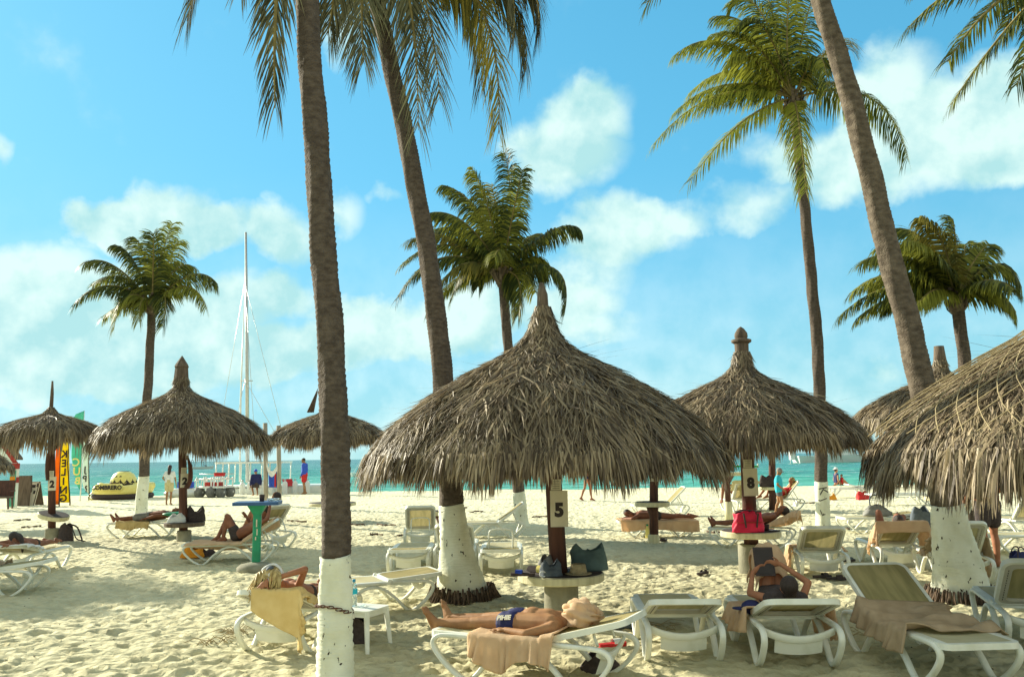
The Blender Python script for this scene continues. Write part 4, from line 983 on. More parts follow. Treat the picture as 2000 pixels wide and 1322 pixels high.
def lounger(key, px, py, ang, back, label, seat_mat=None, prop=None, back_mat=None):
    g = G(px, py); a = R(ang)
    base = g - Vector((math.cos(a), math.sin(a), 0)) * .95 * LS
    base.z = sand_z(g.x, g.y) - .012
    root = thing('sun_lounger', label, 'sun lounger', base, a, group='moulded sun loungers on the sand'); root.scale = (LS, LS, LS)
    for sg in (-1, 1): obj('side_frame', LM['side'], None, root, loc=(0, sg * .34, 0))
    obj('seat_frame', LM['seat'], None, root); s_ = obj('seat_sling', LM['sling'], None, root)
    b = obj('backrest', LM['back'], None, root, loc=(HINGE, 0, SEAT - .02)); b.rotation_euler = (0, -R(back), 0)
    obj('rim', LM['rim'], None, b); bs = obj('sling', LM['bsling'], None, b); o = obj('slot_row', LM['slot'], None, b); o['kind'] = 'stuff'
    for sg in (-1, 1): obj('hinge_knob', LM['knob'], None, root, loc=(HINGE, sg * .362, SEAT - .005))
    obj('cross_bar', LM['bar'], None, root); ap = obj('apron', LM['apron'], None, root)
    if key == 'L6': bpy.data.objects.remove(ap)
    if not prop and key not in ('L10', 'L27', 'L26', 'L12', 'L13b', 'L1', 'L7', 'L18'): 
        LOUNGERS[key] = (root, a, base, back); return root
    pb = obj('prop_bar', LM['prop'], None, root)
    if prop: pb.location = (1.42, 0, .40); pb.rotation_euler = (0, -R(prop), 0)
    else:
        bx = HINGE + .42 * math.cos(R(back)); bz = SEAT - .03 + .42 * math.sin(R(back))
        tx, tz = min(bx + .28, 1.62), .36
        d = math.atan2(bz - tz, bx - tx)
        pb.location = (tx, 0, tz); pb.rotation_euler = (0, -d, 0)
        k = math.hypot(bz - tz, bx - tx) / .37; pb.scale = (k, 1, 1)
    LOUNGERS[key] = (root, a, base, back)
    return root

lounger('L1', 1050, 1320, -27, 15, 'front white lounger holding the man with a towel over his face')
lounger('L2', 1318, 1266, -93, 17, 'empty white lounger seen from behind in the front row, low back')
lounger('L3', 1525, 1277, -93, 18, 'front row lounger on which a woman reads a black tablet')
lounger('L4', 1804, 1303, 94, 32, 'empty lounger with a tan towel bunched across its seat, front right')
lounger('L5', 590, 1248, -100, 20, 'lounger with the blond sleeper and a yellow towel beside the nearest trunk')
lounger('L6', 715, 1184, 24, 4, 'empty cream lounger lying flat behind the water bottle')
lounger('L7', 822, 1062, -85, 44, 'lounger with its back raised and sun glowing through the yellow sling')
lounger('L8', 804, 1109, -88, 3, 'flat lounger end on, left of the leaning palm')
lounger('L8b', 893, 1104, -90, 32, 'lounger half hidden behind the foot of the leaning palm')
lounger('L9', 980, 1112, -90, 3, 'flat lounger with its prop bar standing up, right of the leaning palm', prop=75)
lounger('L10', 958, 1048, 3, 36, 'side-on empty lounger with raised back behind the leaning palm')
lounger('L11', 1285, 1046, 180, 0, 'flat lounger under the man lying face down on a peach towel')
lounger('L12', 1292, 1008, 2, 44, 'pale lounger behind the man lying face down')
lounger('L13', 1444, 999, -84, 52, 'lounger with olive back behind the number eight post')
lounger('L13b', 1518, 998, 3, 50, 'lounger of the reader behind the boy in the blue shirt')
lounger('L14', 1474, 1063, -24, 25, 'towel draped lounger behind the table with the red bag')
lounger('L15', 1596, 1119, -100, 33, 'empty lounger with raised olive back right of the number eight post')
lounger('L16', 1738, 1101, -98, 31, 'lounger with a peach towel over its raised back')
lounger('L17', 1715, 1036, 2, 6, 'lounger carrying the grey handled bag')
lounger('L18', 1834, 1078, -66, 58, 'lounger with raised back just left of the wide white palm base')
lounger('L19', 1862, 1130, -102, 43, 'lounger with raised back half hidden by the wide white palm base')
lounger('L20', 2010, 1252, -108, 40, 'raised lounger cut off by the right edge, nearest the camera')
lounger('L21', 2022, 1080, 3, 20, 'white lounger reaching in from the right edge behind the standing man')
lounger('L22', 1995, 1044, -88, 48, 'dark backed lounger at the right edge under the hut')
lounger('L24', 58, 1111, -86, 12, 'low lounger of the woman asleep face down at the left')
lounger('L24b', -36, 1157, 8, 7, 'lounger cut off by the left edge with a tan towel on it')
lounger('L25', 287, 1050, 2, 8, 'side-on lounger with bare legs and a yellow towel at the left')
lounger('L26', 455, 1092, 8, 34, 'lounger of the man in the cap beside the green and blue table')
lounger('L27', 507, 1066, -34, 52, 'lounger with a head above its back behind the green table')

# simpler flat resin beds near the water
def beach_bed(px, py, ang, label, back=0):
    g = G(px, py); a = R(ang); base = g - Vector((math.cos(a), math.sin(a), 0)) * .9
    root = thing('beach_bed', label, 'sun bed', base, a, group='white resin beds near the water')
    mb = MB()
    for i in range(9): mb.box((.1 + i * .13, 0, .36), (.10, .56, .02))
    obj('slats', mb, M['plastic_far'], root, smooth=False)['kind'] = 'stuff'
    for sg in (-1, 1): obj('rail', MB().box((.62, sg * .31, .36), (1.25, .05, .07)), M['plastic_far'], root, smooth=False)
    b = obj('backrest', MB().box((.32, 0, 0), (.64, .6, .04)), M['plastic_far'], root, smooth=False, loc=(1.24, 0, .37)); b.rotation_euler = (0, -R(back), 0)
    for x in (.12, 1.5):
        for sg in (-1, 1):
            obj('leg', MB().tube([(x + (.12 if x < 1 else -.12), sg * .29, .34), (x - .05, sg * .32, 0), ], [.03, .022], n=6)
                .tube([(x + (.35 if x < 1 else -.35), sg * .29, .34), (x, sg * .32, 0)], [.03, .022], n=6), M['plastic_far'], root)
    return root
beach_bed(1652, 972, 178, 'white resin bed with a red bag beside it near the water')
beach_bed(1705, 971, 176, 'white resin bed behind the hanging thatch near the water', 12)
beach_bed(1757, 987, 178, 'white resin bed nearest of those by the water, right of the slender trunk')
beach_bed(1815, 974, 178, 'white resin bed with a cream towel left of the wide palm trunk', 10)

# ------------------------------------------------------------------ towels, by the shape of what they lie on
def bed_profile(back):
    def f(s):
        """height and x along the bed for the running length s from the foot"""
        if s <= HINGE: return s, SEAT + .012
        q = s - HINGE; return HINGE + q * math.cos(R(back)), SEAT + .012 + q * math.sin(R(back)) + .03
    return f

def towel(key, s0, s1, drops, label, mt, seed=1, wid=(-.33, .33), wrinkle=.02, cat='towel', nu=46, nv=40, ends=(0, 0), name='towel', skew=0.0, thick=.012, drop_wave=.25):
    """cloth over a lounger: lies along the bed from s0 to s1, hangs over its sides by drops (right, left)"""
    root, a, base, back = LOUNGERS[key]; f = bed_profile(back); rd = np.random.default_rng(seed)
    ph = rd.random(6) * 6.28; W0, W1 = wid
    tot = drops[0] + (W1 - W0) + drops[1]
    def fn(u, v):
        s = s0 + (s1 - s0) * u; t = v * tot
        s += skew * (v - .5)
        n1 = float(vnoise(np.array([u * 5 + seed]), np.array([v * 4.0]), seed)[0]) - .5
        n2 = float(vnoise(np.array([u * 13 + seed]), np.array([v * 8.0 + 3]), seed + 1)[0]) - .5
        wob = wrinkle * (n1 * 1.6 + n2 * .8 + .5 * math.sin(u * 17 + v * 5 + ph[0]))
        x, z = f(min(max(s, .0), 1.9))
        if s > HINGE + .77:
            ex = s - HINGE - .77; x, z = f(HINGE + .77); x += .03; z -= ex
        if s < 0: x, z = .0 - .02, SEAT - (-s)
        dr, dl = drops[0] * (1 - drop_wave * (.5 + .5 * math.sin(u * 9 + ph[1])) ), drops[1] * (1 - drop_wave * (.5 + .5 * math.sin(u * 8 + ph[2])))
        if t < drops[0]:
            k = 1 - t / drops[0]; fold = .035 * math.sin(u * 26 + ph[3]) * k + .02 * math.sin(u * 47 + ph[4]) * k
            return Vector((x + .03 * math.sin(u * 14 + ph[5]) * k, W0 - .078 - abs(fold) * 1.3 - .01 * k, z - dr * k + .004))
        if t > tot - drops[1]:
            k = 1 - (tot - t) / drops[1]; fold = .035 * math.sin(u * 24 + ph[4]) * k + .02 * math.sin(u * 43 + ph[3]) * k
            return Vector((x + .03 * math.sin(u * 15 + ph[1]) * k, W1 + .078 + abs(fold) * 1.3 + .01 * k, z - dl * k + .004))
        y = W0 + (t - drops[0])
        return Vector((x, y * 1.22, z + max(-.004, wob + .012)))
    me = MB().sheet(fn, nu, nv).mesh(name, mt)
    o = obj(name, me, None); o.matrix_world = Matrix.Translation(base) @ Matrix.Rotation(a, 4, 'Z') @ Matrix.Scale(LS, 4)
    solid(o, thick, 0)
    tag(o, label, cat, 'towels on the loungers'); return o

towel('L1', .46, 1.30, (.30, .06), 'peach towel under the sunbathing man, hanging in folds', M['peach'], 3, wrinkle=.010, drop_wave=.42)
towel('L4', .42, 1.34, (.04, .20), 'tan towel bunched across the empty front right lounger', M['tan'], 5, wrinkle=.06, skew=.10)
towel('L5', 1.45, 2.32, (.0, .10), 'yellow towel hanging over the back of the sleeper', M['yellow_towel'], 7, wid=(-.10, .31), wrinkle=.015, skew=.30)
towel('L3', .55, 1.40, (.24, .30), 'cream towel spilling off both sides of the reading woman', M['peach'], 9, wrinkle=.02)
towel('L11', .02, 1.93, (.06, .26), 'peach towel under the man lying face down', M['peach'], 11, wrinkle=.01)
towel('L14', 1.00, 2.08, (.12, .24), 'peach towel over the bed behind the red bag', M['peach'], 13)
towel('L16', 1.30, 2.14, (.30, .26), 'peach towel hung over a raised back', M['peach'], 15, wrinkle=.015)
towel('L25', .30, 1.15, (.20, .03), 'yellow towel under the bare legs at the left', M['yellow_towel'], 17)
towel('L26', .12, 1.9, (.03, .22), 'pale orange towel under the man in the cap', M['peach'], 19, wrinkle=.01)
towel('L24', 1.35, 1.98, (.20, .04), 'white towel hanging under the sleeping woman', M['white_cloth'], 21)
towel('L24b', .6, 1.2, (.03, .03), 'tan towel folded on the lounger at the left edge', M['tan'], 23, wrinkle=.06)
towel('L19', .8, 1.5, (.05, .36), 'striped tan towel hanging behind the wide palm base', M['tan'], 25, wrinkle=.02)
towel('L13', 1.5, 2.05, (.04, .04), 'olive cloth over the back of the lounger behind the eight post', M['khaki'], 27, wrinkle=.01)
towel('L15', .55, 1.1, (.05, .28), 'cream towel hanging beside the raised olive back', M['tan'], 29, wrinkle=.03) if False else towel('L15', .55, 1.1, (.30, .05), 'cream towel hanging beside the raised olive back', M['peach'], 29, wrinkle=.03)
# ------------------------------------------------------------------ people
def V3(*a): return Vector(a)
def remesh(o, vox, it=6, fac=.5):
    md = o.modifiers.new('skin', 'REMESH'); md.mode = 'VOXEL'; md.voxel_size = vox; md.use_smooth_shade = True
    if it:
        sm = o.modifiers.new('relax', 'SMOOTH'); sm.iterations = it; sm.factor = fac
    return o

def hand(mb, wr, d, nrm, s, curl=.5, fine=True):
    """palm, four unequal bent fingers and a thumb off the side of the palm"""
    d = d.normalized(); nrm = (nrm - d * nrm.dot(d)).normalized(); sd = d.cross(nrm)
    pl = wr + d * .05 * s
    rot = Matrix((sd, d, nrm)).transposed()
    mb.ell(pl, (.041 * s, .052 * s, .019 * s), rot, n=10, m_=7)
    for i, (o, ln) in enumerate(((-.029, .066), (-.010, .078), (.010, .074), (.029, .058))):
        p = wr + d * .085 * s + sd * o * s; q = d
        for k in range(3):
            q = (q - nrm * curl * (.35 + .12 * k)).normalized(); nx = p + q * ln * s * (.42, .33, .25)[k]
            mb.cap(p, nx, (.0095, .0088, .008)[k] * s, (.0088, .008, .0068)[k] * s, n=7); p = nx
    p = wr + d * .025 * s - sd * .034 * s; q = (d * .75 - sd * .75 - nrm * .25).normalized()
    for k in range(2):
        nx = p + q * .036 * s; mb.cap(p, nx, .0115 * s, .0095 * s, n=7); p = nx; q = (q + d * .5 - nrm * .2).normalized()

def foot(mb, an, toe, upv, s, fine):
    toe = toe.normalized(); upv = (upv - toe * upv.dot(toe)).normalized(); sd = toe.cross(upv)
    heel = an - upv * .045 * s - toe * .045 * s; ball = an - upv * .055 * s + toe * .125 * s
    mb.cap(an, heel, .040 * s, .034 * s, n=10); mb.cap(an + toe * .03 * s - upv * .02 * s, ball, .038 * s, .027 * s, n=10)
    mb.cap(heel, ball, .03 * s, .026 * s, n=10); mb.cap(ball - sd * .022 * s, ball + sd * .022 * s, .024 * s, .022 * s, n=10)
    for i in range(5):
        o = (-.034 + .017 * i) * s; ln = (.052, .05, .046, .04, .033)[i] * s
        mb.cap(ball + sd * o, ball + sd * o * 1.08 + toe * ln, (.0135 if i == 0 else .0095) * s, (.0115 if i == 0 else .008) * s, n=7)

def head(mb, hc, face, upv, s):
    face = face.normalized(); upv = (upv - face * upv.dot(face)).normalized(); sd = face.cross(upv)
    rot = Matrix((sd, face, upv)).transposed()
    mb.ell(hc + upv * .02 * s, (.075 * s, .095 * s, .098 * s), rot, n=16, m_=11)
    mb.ell(hc + face * .032 * s - upv * .055 * s, (.055 * s, .06 * s, .062 * s), rot, n=14, m_=9)
    mb.cap(hc + face * .088 * s + upv * .01 * s, hc + face * .108 * s - upv * .022 * s, .010 * s, .0145 * s, n=8)
    mb.cap(hc + face * .083 * s - upv * .055 * s - sd * .018 * s, hc + face * .083 * s - upv * .055 * s + sd * .018 * s, .010 * s, .010 * s, n=8)
    mb.ell(hc + face * .078 * s - upv * .088 * s, .02 * s, n=8, m_=6)
    for sg in (-1, 1):
        mb.ell(hc + sd * sg * .076 * s - face * .008 * s, (.012 * s, .02 * s, .032 * s), rot, n=8, m_=6)
        mb.cap(hc + face * .082 * s + upv * .028 * s + sd * sg * .015 * s, hc + face * .074 * s + upv * .030 * s + sd * sg * .045 * s, .009 * s, .008 * s, n=7)

def body_mesh(J, s, female, fine):
    mb = MB(); k = s * (.9 if female else 1.0)
    for a in 'LR':
        mb.cap(J['hi' + a], J['sh' + a].lerp(J['che'], .45), .098 * k, .095 * k)
        mb.cap(J['sh' + a], J['el' + a], .050 * k, .040 * k); mb.cap(J['el' + a], J['wr' + a], .040 * k, .027 * k)
        mb.cap(J['hi' + a], J['kn' + a], .088 * k, .056 * k); mb.ell(J['kn' + a], .055 * k)
        mid = J['kn' + a].lerp(J['an' + a], .32)
        cb = J.get('calf' + a, V3(0, 0, 0))
        mb.cap(J['kn' + a], mid + cb, .052 * k, .058 * k); mb.cap(mid + cb, J['an' + a], .058 * k, .035 * k)
        mb.ell(J['sh' + a], .058 * k)
        foot(mb, J['an' + a], J['toe' + a], J['fup' + a], s, fine)
        hand(mb, J['wr' + a], J['hd' + a], J['hn' + a], s, J.get('curl', .4), fine)
    mb.cap(J['pel'], J['che'], .115 * k, .125 * k); mb.cap(J['hiL'], J['hiR'], .10 * k, .10 * k)
    mb.cap(J['shL'].lerp(J['shR'], .12), J['shL'].lerp(J['shR'], .88), .062 * k, .062 * k); mb.cap(J['che'], J['nec'], .10 * k, .062 * k)
    if 'belly' in J: mb.ell(J['belly'], .125 * k)
    if 'chestF' in J:
        for q in J['chestF']: mb.ell(q, .075 * k)
    mb.cap(J['nec'], J['hea'], .055 * k, .058 * k)
    head(mb, J['hea'], J['face'], J['hup'], s)
    return mb

def person(label, J, skin, loc=(0, 0, 0), rz=0.0, s=1.0, female=False, vox=.012, parts=(), eyes=True, group=None):
    root = thing('person', label, 'person', loc, rz, group)
    if len(loc) == 3 and any((Vector(loc) - v[2]).length < 1e-6 for v in LOUNGERS.values()): root.scale = (LS, LS, LS)
    b = obj('body', body_mesh(J, s, female, vox < .012), M[skin], root); remesh(b, vox, 5 if vox < .01 else 4)
    for (nm, mbx, mt, vx) in parts:
        o = obj(nm, mbx, M[mt], root)
        if vx: remesh(o, vx, 4)
    if eyes:
        f = J['face'].normalized(); u = (J['hup'] - f * J['hup'].dot(f)).normalized(); sd = f.cross(u)
        for sg in (-1, 1): obj('eye', MB().ell(J['hea'] + f * .081 * s + u * .008 * s + sd * sg * .03 * s, .011 * s, n=8, m_=6), M['ink'], root)
    return root

def hair_cap(J, s, grow=.012, back=.03, low=-.01):
    f = J['face'].normalized(); u = (J['hup'] - f * J['hup'].dot(f)).normalized(); sd = f.cross(u); rot = Matrix((sd, f, u)).transposed()
    return MB().ell(J['hea'] + u * .035 * s - f * back * s, ((.075 + grow) * s, (.085 + grow) * s, (.085 + grow) * s), rot, n=16, m_=10)

def shorts(J, k, leg=.5, grow=.018, waist=.05):
    mb = MB(); upv = (J['che'] - J['pel']).normalized()
    mb.cap(J['hiL'], J['hiR'], (.10 + grow) * k, (.10 + grow) * k)
    mb.cap(J['pel'], J['pel'] + upv * waist, (.115 + grow) * k, (.113 + grow) * k)
    for a in 'LR':
        mb.cap(J['hi' + a] + upv * .0, J['hi' + a].lerp(J['kn' + a], leg), (.095 + grow) * k, (.078 + grow * 1.2) * k)
    return mb

def shirt(J, k, sleeve=.45, grow=.016, hem=0.0):
    mb = MB()
    for a in 'LR':
        mb.cap(J['hi' + a].lerp(J['sh' + a], .12 - hem), J['sh' + a].lerp(J['che'], .45), (.10 + grow) * k, (.097 + grow) * k)
        mb.cap(J['sh' + a], J['sh' + a].lerp(J['el' + a], min(sleeve, 1)), (.058 + grow) * k, (.045 + grow) * k)
        if sleeve > 1: mb.cap(J['el' + a], J['el' + a].lerp(J['wr' + a], sleeve - 1), (.045 + grow) * k, (.033 + grow) * k)
    mb.cap(J['pel'].lerp(J['che'], .15), J['che'], (.117 + grow) * k, (.127 + grow) * k)
    mb.cap(J['shL'].lerp(J['shR'], .1), J['shL'].lerp(J['shR'], .9), (.064 + grow) * k, (.064 + grow) * k)
    return mb

def sun_cap(J, s, mt_peak=True):
    f = J['face'].normalized(); u = (J['hup'] - f * J['hup'].dot(f)).normalized(); sd = f.cross(u); rot = Matrix((sd, f, u)).transposed()
    c = J['hea'] + u * .045 * s
    mb = MB().ell(c, (.088 * s, .105 * s, .088 * s), rot, n=16, m_=10)
    mb.sheet(lambda a, b: c + f * (.085 + .085 * a * math.sqrt(max(0, 1 - (2 * b - 1) ** 2 * .8))) * s + sd * (.075 * (2 * b - 1)) * s + u * (.005 - .02 * a - .02 * (2 * b - 1) ** 2) * s, 4, 8)
    return mb

def standing(h=1.75, L_arm=None, R_arm=None, stride=0.0, female=False):
    """local frame: faces +y, x to its right"""
    s = h / 1.75; J = {}; z = lambda q: q * s
    J['pel'] = V3(0, 0, z(.95)); J['che'] = V3(0, 0, z(1.28)); J['nec'] = V3(0, -.01 * s, z(1.46)); J['hea'] = V3(0, .02 * s, z(1.62))
    J['face'] = V3(0, 1, 0); J['hup'] = V3(0, 0, 1)
    w = .165 if female else .19
    for a, sg in (('L', -1), ('R', 1)):
        J['sh' + a] = V3(sg * w * s, 0, z(1.41)); J['hi' + a] = V3(sg * .085 * s, 0, z(.92))
        st = stride * sg
        J['kn' + a] = V3(sg * .09 * s, (st * .22 + .03) * s, z(.50)); J['an' + a] = V3(sg * .09 * s, (st * .36 - (.06 if st < 0 else 0)) * s, z(.085) + (.05 * abs(stride) if st < 0 else 0))
        J['toe' + a] = V3(sg * .15, 1, -.12 if st >= 0 else -.5); J['fup' + a] = V3(0, 0, 1); J['calf' + a] = V3(0, -.018 * s, 0)
        el = V3(sg * (w + .06) * s, -.03 * s, z(1.12)); wr = V3(sg * (w + .07) * s, .06 * s, z(.87))
        arm = L_arm if a == 'L' else R_arm
        if arm: el, wr = V3(*arm[0]) * s, V3(*arm[1]) * s
        J['el' + a], J['wr' + a] = el, wr
        J['hd' + a] = (wr - el); J['hn' + a] = V3(-sg, 0, .1)
    return J, s

def lie(th, hip=.95, y=0.0, z=.0, s=1.0, knees=(0, 0), supine=True, female=False, torso=.50):
    """lying on a bed in its local frame (x from foot to head), back raised by th degrees; knees: lift of each knee in metres"""
    J = {}; Z0 = SEAT + .03 + z; sg_ = 1 if supine else -1; w = .165 if female else .19
    t = R(th); hx, hz = hip, Z0 + .10 * s
    def up_back(q):   # along the torso from the hips: flat to the hinge, then up the back
        flat = max(0, HINGE - .13 * math.tan(t / 2) - hip)
        if q <= flat: return V3(hx + q, y, hz)
        return V3(hx + flat + (q - flat) * math.cos(t), y, hz + (q - flat) * math.sin(t))
    nrm = V3(-math.sin(t), 0, math.cos(t))
    J['pel'] = V3(hx, y, hz); J['che'] = up_back(.34 * s * torso / .5) + nrm * .015; J['nec'] = up_back(.53 * s * torso / .5) + nrm * .01; J['hea'] = up_back(.69 * s * torso / .5) + nrm * .035
    J['face'] = nrm * sg_; J['hup'] = V3(math.cos(t), 0, math.sin(t))
    for a, sd in (('L', 1), ('R', -1)):
        J['hi' + a] = V3(hx - .02, y + sd * .085 * s, hz); J['sh' + a] = up_back(.47 * s * torso / .5) + V3(0, sd * w * s, 0)
        k = knees[0] if a == 'L' else knees[1]; tl, cl = .43 * s, .42 * s
        if k > .01:
            kx = math.sqrt(max(tl ** 2 - k ** 2, .0025)); J['kn' + a] = V3(hx - kx, y + sd * .09 * s, hz + k)
            h2 = hz + k - (Z0 + .07 * s); ax = math.sqrt(max(cl ** 2 - h2 ** 2, .0025)); J['an' + a] = V3(hx - kx - ax, y + sd * .09 * s, Z0 + .07 * s)
            J['toe' + a] = V3(-1, 0, -.15); J['fup' + a] = V3(0, 0, 1); J['calf' + a] = V3(.0, 0, -.01)
        else:
            J['kn' + a] = V3(hx - tl, y + sd * .10 * s, Z0 + .075 * s); J['an' + a] = V3(hx - tl - cl, y + sd * .12 * s, Z0 + .055 * s)
            J['toe' + a] = V3(-.32, sd * .28, sg_ * 1.0) if supine else V3(-1, 0, -.3); J['fup' + a] = V3(1 * 1.0, 0, .3) if supine else V3(.2, 0, -1)
            J['calf' + a] = V3(0, 0, -.012 * sg_)
        J['el' + a] = J['sh' + a] + V3(-.26 * s, sd * .10 * s, -.02); J['wr' + a] = V3(J['el' + a].x - .24 * s, y + sd * .26 * s, Z0 + .06)
        J['hd' + a] = J['wr' + a] - J['el' + a]; J['hn' + a] = V3(0, 0, 1)
    return J

def on(key): root, a, base, back = LOUNGERS[key]; return base, a, back
def arm(J, a, el, wr, hd=None, hn=None):
    J['el' + a], J['wr' + a] = Vector(el), Vector(wr); J['hd' + a] = Vector(hd) if hd else J['wr' + a] - J['el' + a]
    if hn: J['hn' + a] = Vector(hn)

# 1 the man with the towel over his face, front row
b, a, th = on('L1')
J = lie(th, hip=.77, y=-.01, z=-.05, s=.96, torso=.47)
arm(J, 'R', (1.00, -.335, .44), (.77, -.275, .445), (-1, .12, .0), (0, 0, 1)); arm(J, 'L', (1.01, .33, .47), (.80, .27, .47), None, (0, 0, 1))
J['belly'] = J['pel'].lerp(J['che'], .5) + V3(0, 0, .012); J['chestF'] = [J['che'] + V3(.03, sg * .075, .022) for sg in (-1, 1)]
J['anL'] += V3(-.01, .05, 0); J['knL'] += V3(0, .04, 0); J['curl'] = .25
sh = MB(); pu = V3(1, 0, 0)
sh.cap(J['hiL'], J['hiR'], .114, .114); sh.cap(J['pel'], J['pel'] + pu * .03, .129, .126)
for q in 'LR': sh.cap(J['hi' + q], J['hi' + q].lerp(J['kn' + q], .16), .111, .108)
man = person('man in navy swim trunks lying on his back with a peach towel over his face', J, 'skin_tan', b, a, vox=.0085, parts=[('swim_trunks', sh, 'navy', .009)], eyes=False)
tt = Matrix.Translation(J['hiR'] + V3(-.035, -.100, .062)) @ Matrix.Rotation(R(-6), 4, 'Y') @ Matrix.Rotation(R(52), 4, 'X')
text_obj('lettering', 'PIHIE', .062, M['sign'], man, tt, bold=.003)
# the towel wrapped round his head
hc = J['hea']; rdn = np.random.default_rng(4)
mb = MB()
def wrap(u, v):
    an = 2 * math.pi * v; q = math.sin(math.pi * min(u, .999)); lat = math.pi * (u - .5)
    n_ = float(vnoise(np.array([u * 6.0]), np.array([4 * math.sin(an) + 9]), 31)[0]) - .5
    n2 = .016 * math.sin(an * 4 + u * 9) + .012 * math.sin(an * 9 - u * 14) + .006 * math.sin(an * 17 + u * 25)
    rx, ry, rz_ = .138 + .05 * n_ + n2, .128 + .05 * n_ + n2, .125 + .04 * n_ + n2
    return hc + V3(.03 + rx * math.sin(lat) * 1.15, ry * math.cos(lat) * math.cos(an), max(rz_ * math.cos(lat) * math.sin(an), -.10) + .015)
mb.sheet(wrap, 34, 40)
o = obj('head_towel', mb, M['peach']); o.matrix_world = Matrix.Translation(b) @ Matrix.Rotation(a, 4, 'Z') @ Matrix.Scale(LS, 4); tag(o, 'peach towel wrapped round the face of the sunbathing man', 'towel', 'towels on the loungers')

# 2 the woman reading, seen from behind her lounger
b, a, th = on('L3')
J = lie(th, hip=.86, s=.95, knees=(.36, .38), female=True, torso=.44)
J['knL'] += V3(0, -.06, 0); J['knR'] += V3(0, .02, .02)
arm(J, 'L', (1.12, .26, .68), (.97, .04, .84), (-.3, -.9, .1), (-.8, .2, .3)); arm(J, 'R', (1.10, -.30, .58), (.98, -.24, .76), (-.3, .7, .4), (-.8, -.2, .3))
J['hea'] = V3(1.30, .02, .66); J['nec'] = V3(1.22, .01, .585); J['face'] = V3(-1, 0, .25); J['hup'] = V3(.3, 0, 1)
J['curl'] = .6
top = shirt(J, .86, sleeve=.01, grow=.014)
hr = hair_cap(J, .95, .016, .03); hr.cap(J['hea'] + V3(.04, 0, -.04), J['hea'] + V3(.02, .06, -.16), .06, .03)
bott = shorts(J, .86, leg=.12, grow=.012)
person('woman in a black top reading with her knees raised under a towel', J, 'skin_red', b, a, s=.95, female=True, vox=.009, parts=[('black_top', top, 'black', .01), ('hair', hr, 'hair_dark', .012), ('bikini_bottom', bott, 'black', .01)])
mw = Matrix.Translation(b) @ Matrix.Rotation(a, 4, 'Z') @ Matrix.Scale(LS, 4)
tb = thing('tablet', 'black tablet held up by the reading woman', 'tablet', mw @ V3(.93, -.11, .86), a, rot=(0, R(-20), a))
obj('case', MB().box((0, 0, 0), (.014, .17, .25)), M['black'], tb, smooth=False); obj('screen', MB().box((.0085, 0, 0), (.003, .145, .215)), M['ink'], tb, smooth=False)
mb = MB()
kk = (J['knL'] + J['knR']) / 2
mb.sheet(lambda u, v: kk + V3((u - .5) * .42 - .02, math.sin((v - .5) * 3.0) * (.165 + .012 * math.sin(u * 20)), .115 - 1.5 * abs(u - .5) ** 1.6 * .55 - (1 - math.cos((v - .5) * 3.0)) * (.17 + .05 * math.sin(u * 9)) + .008 * math.sin(v * 30 + u * 8)), 24, 26)
o = obj('knee_towel', mb, M['peach']); o.matrix_world = mw; solid(o, .01); tag(o, 'peach towel over the raised knees of the reader', 'towel', 'towels on the loungers')

# 3 the blond sleeper
b, a, th = on('L5')
J = lie(th, hip=1.06, y=.02, s=.97, supine=False, female=True)
J['hea'] = J['hea'] + V3(-.02, -.03, .03); J['face'] = V3(-.35, .8, .15)
arm(J, 'L', J['shL'] + V3(.10, .12, .20), J['hea'] + V3(.19, .02, -.02), (.55, -.45, -.6), (.3, .4, .8)); arm(J, 'R', J['shR'] + V3(.20, -.12, -.03), J['hea'] + V3(.10, -.10, -.06), (.6, .7, .1), (0, 0, 1))
J['curl'] = .55
J['anL'] += V3(0, 0, .03)
hr = MB(); rd = random.Random(5); hc = J['hea']
for i in range(90):
    an = rd.random() * 6.28; el = rd.random() * 1.2
    d0 = V3(.35 + .3 * rd.random(), math.cos(an) * .9, math.sin(an) * .7 + .2).normalized()
    p0 = hc + d0 * .095; p1 = p0 + V3(.09, .05 * math.cos(an), -.01); p2 = p1 + V3(.06 + .05 * rd.random(), (rd.random() - .5) * .1, -.10 - .14 * rd.random())
    hr.tube([p0 - V3(.06, 0, -.02), p0, p1, p2], [.014, .016, .014, .004], n=5)
cap_ = hair_cap(J, .97, .012, .02)
bd = MB(); f = J['face'].normalized(); u_ = (J['hup'] - f * J['hup'].dot(f)).normalized(); sdv = f.cross(u_)
for k, (off, rr) in enumerate(((.035, .108), (.058, .106), (.080, .099))):
    bd.tube([hc + u_ * off + (f * math.cos(t) + sdv * math.sin(t)) * rr * (1 + .03 * math.sin(5 * t + k)) - f * .015 for t in [2 * math.pi * i / 24 for i in range(24)]], .013, n=6, closed=True)
bd.ell(hc + u_ * .075 - f * .015, (.10, .10, .055), n=14)
kn = MB()
for k in range(7): kn.ell(hc + u_ * (.10 + .02 * rd.random()) + f * (.07 * (rd.random() - .5)) + sdv * (.12 * (rd.random() - .5)), (.05, .035, .022), n=8)
bt = shorts(J, .88, leg=.10, grow=.012)
sl = person('blond sunbather asleep face down with an arm over the lounger back', J, 'skin_red', b, a, s=.97, female=True, vox=.0085, parts=[('hair', hr, 'hair_blond', None), ('hair_cap', cap_, 'hair_blond', .012), ('headband', bd, 'white_cloth', None), ('scarf_knot', kn, 'slate', None), ('bikini_bottom', bt, 'black', .01)], eyes=False)
bl = MB()
wv = J['wrL']; dd = (J['wrL'] - J['elL']).normalized(); xx = dd.orthogonal().normalized(); yy = dd.cross(xx)
bl.tube([wv - dd * .01 + (xx * math.cos(t) + yy * math.sin(t)) * .031 for t in [6.283 * i / 16 for i in range(16)]], .003, n=5, closed=True)
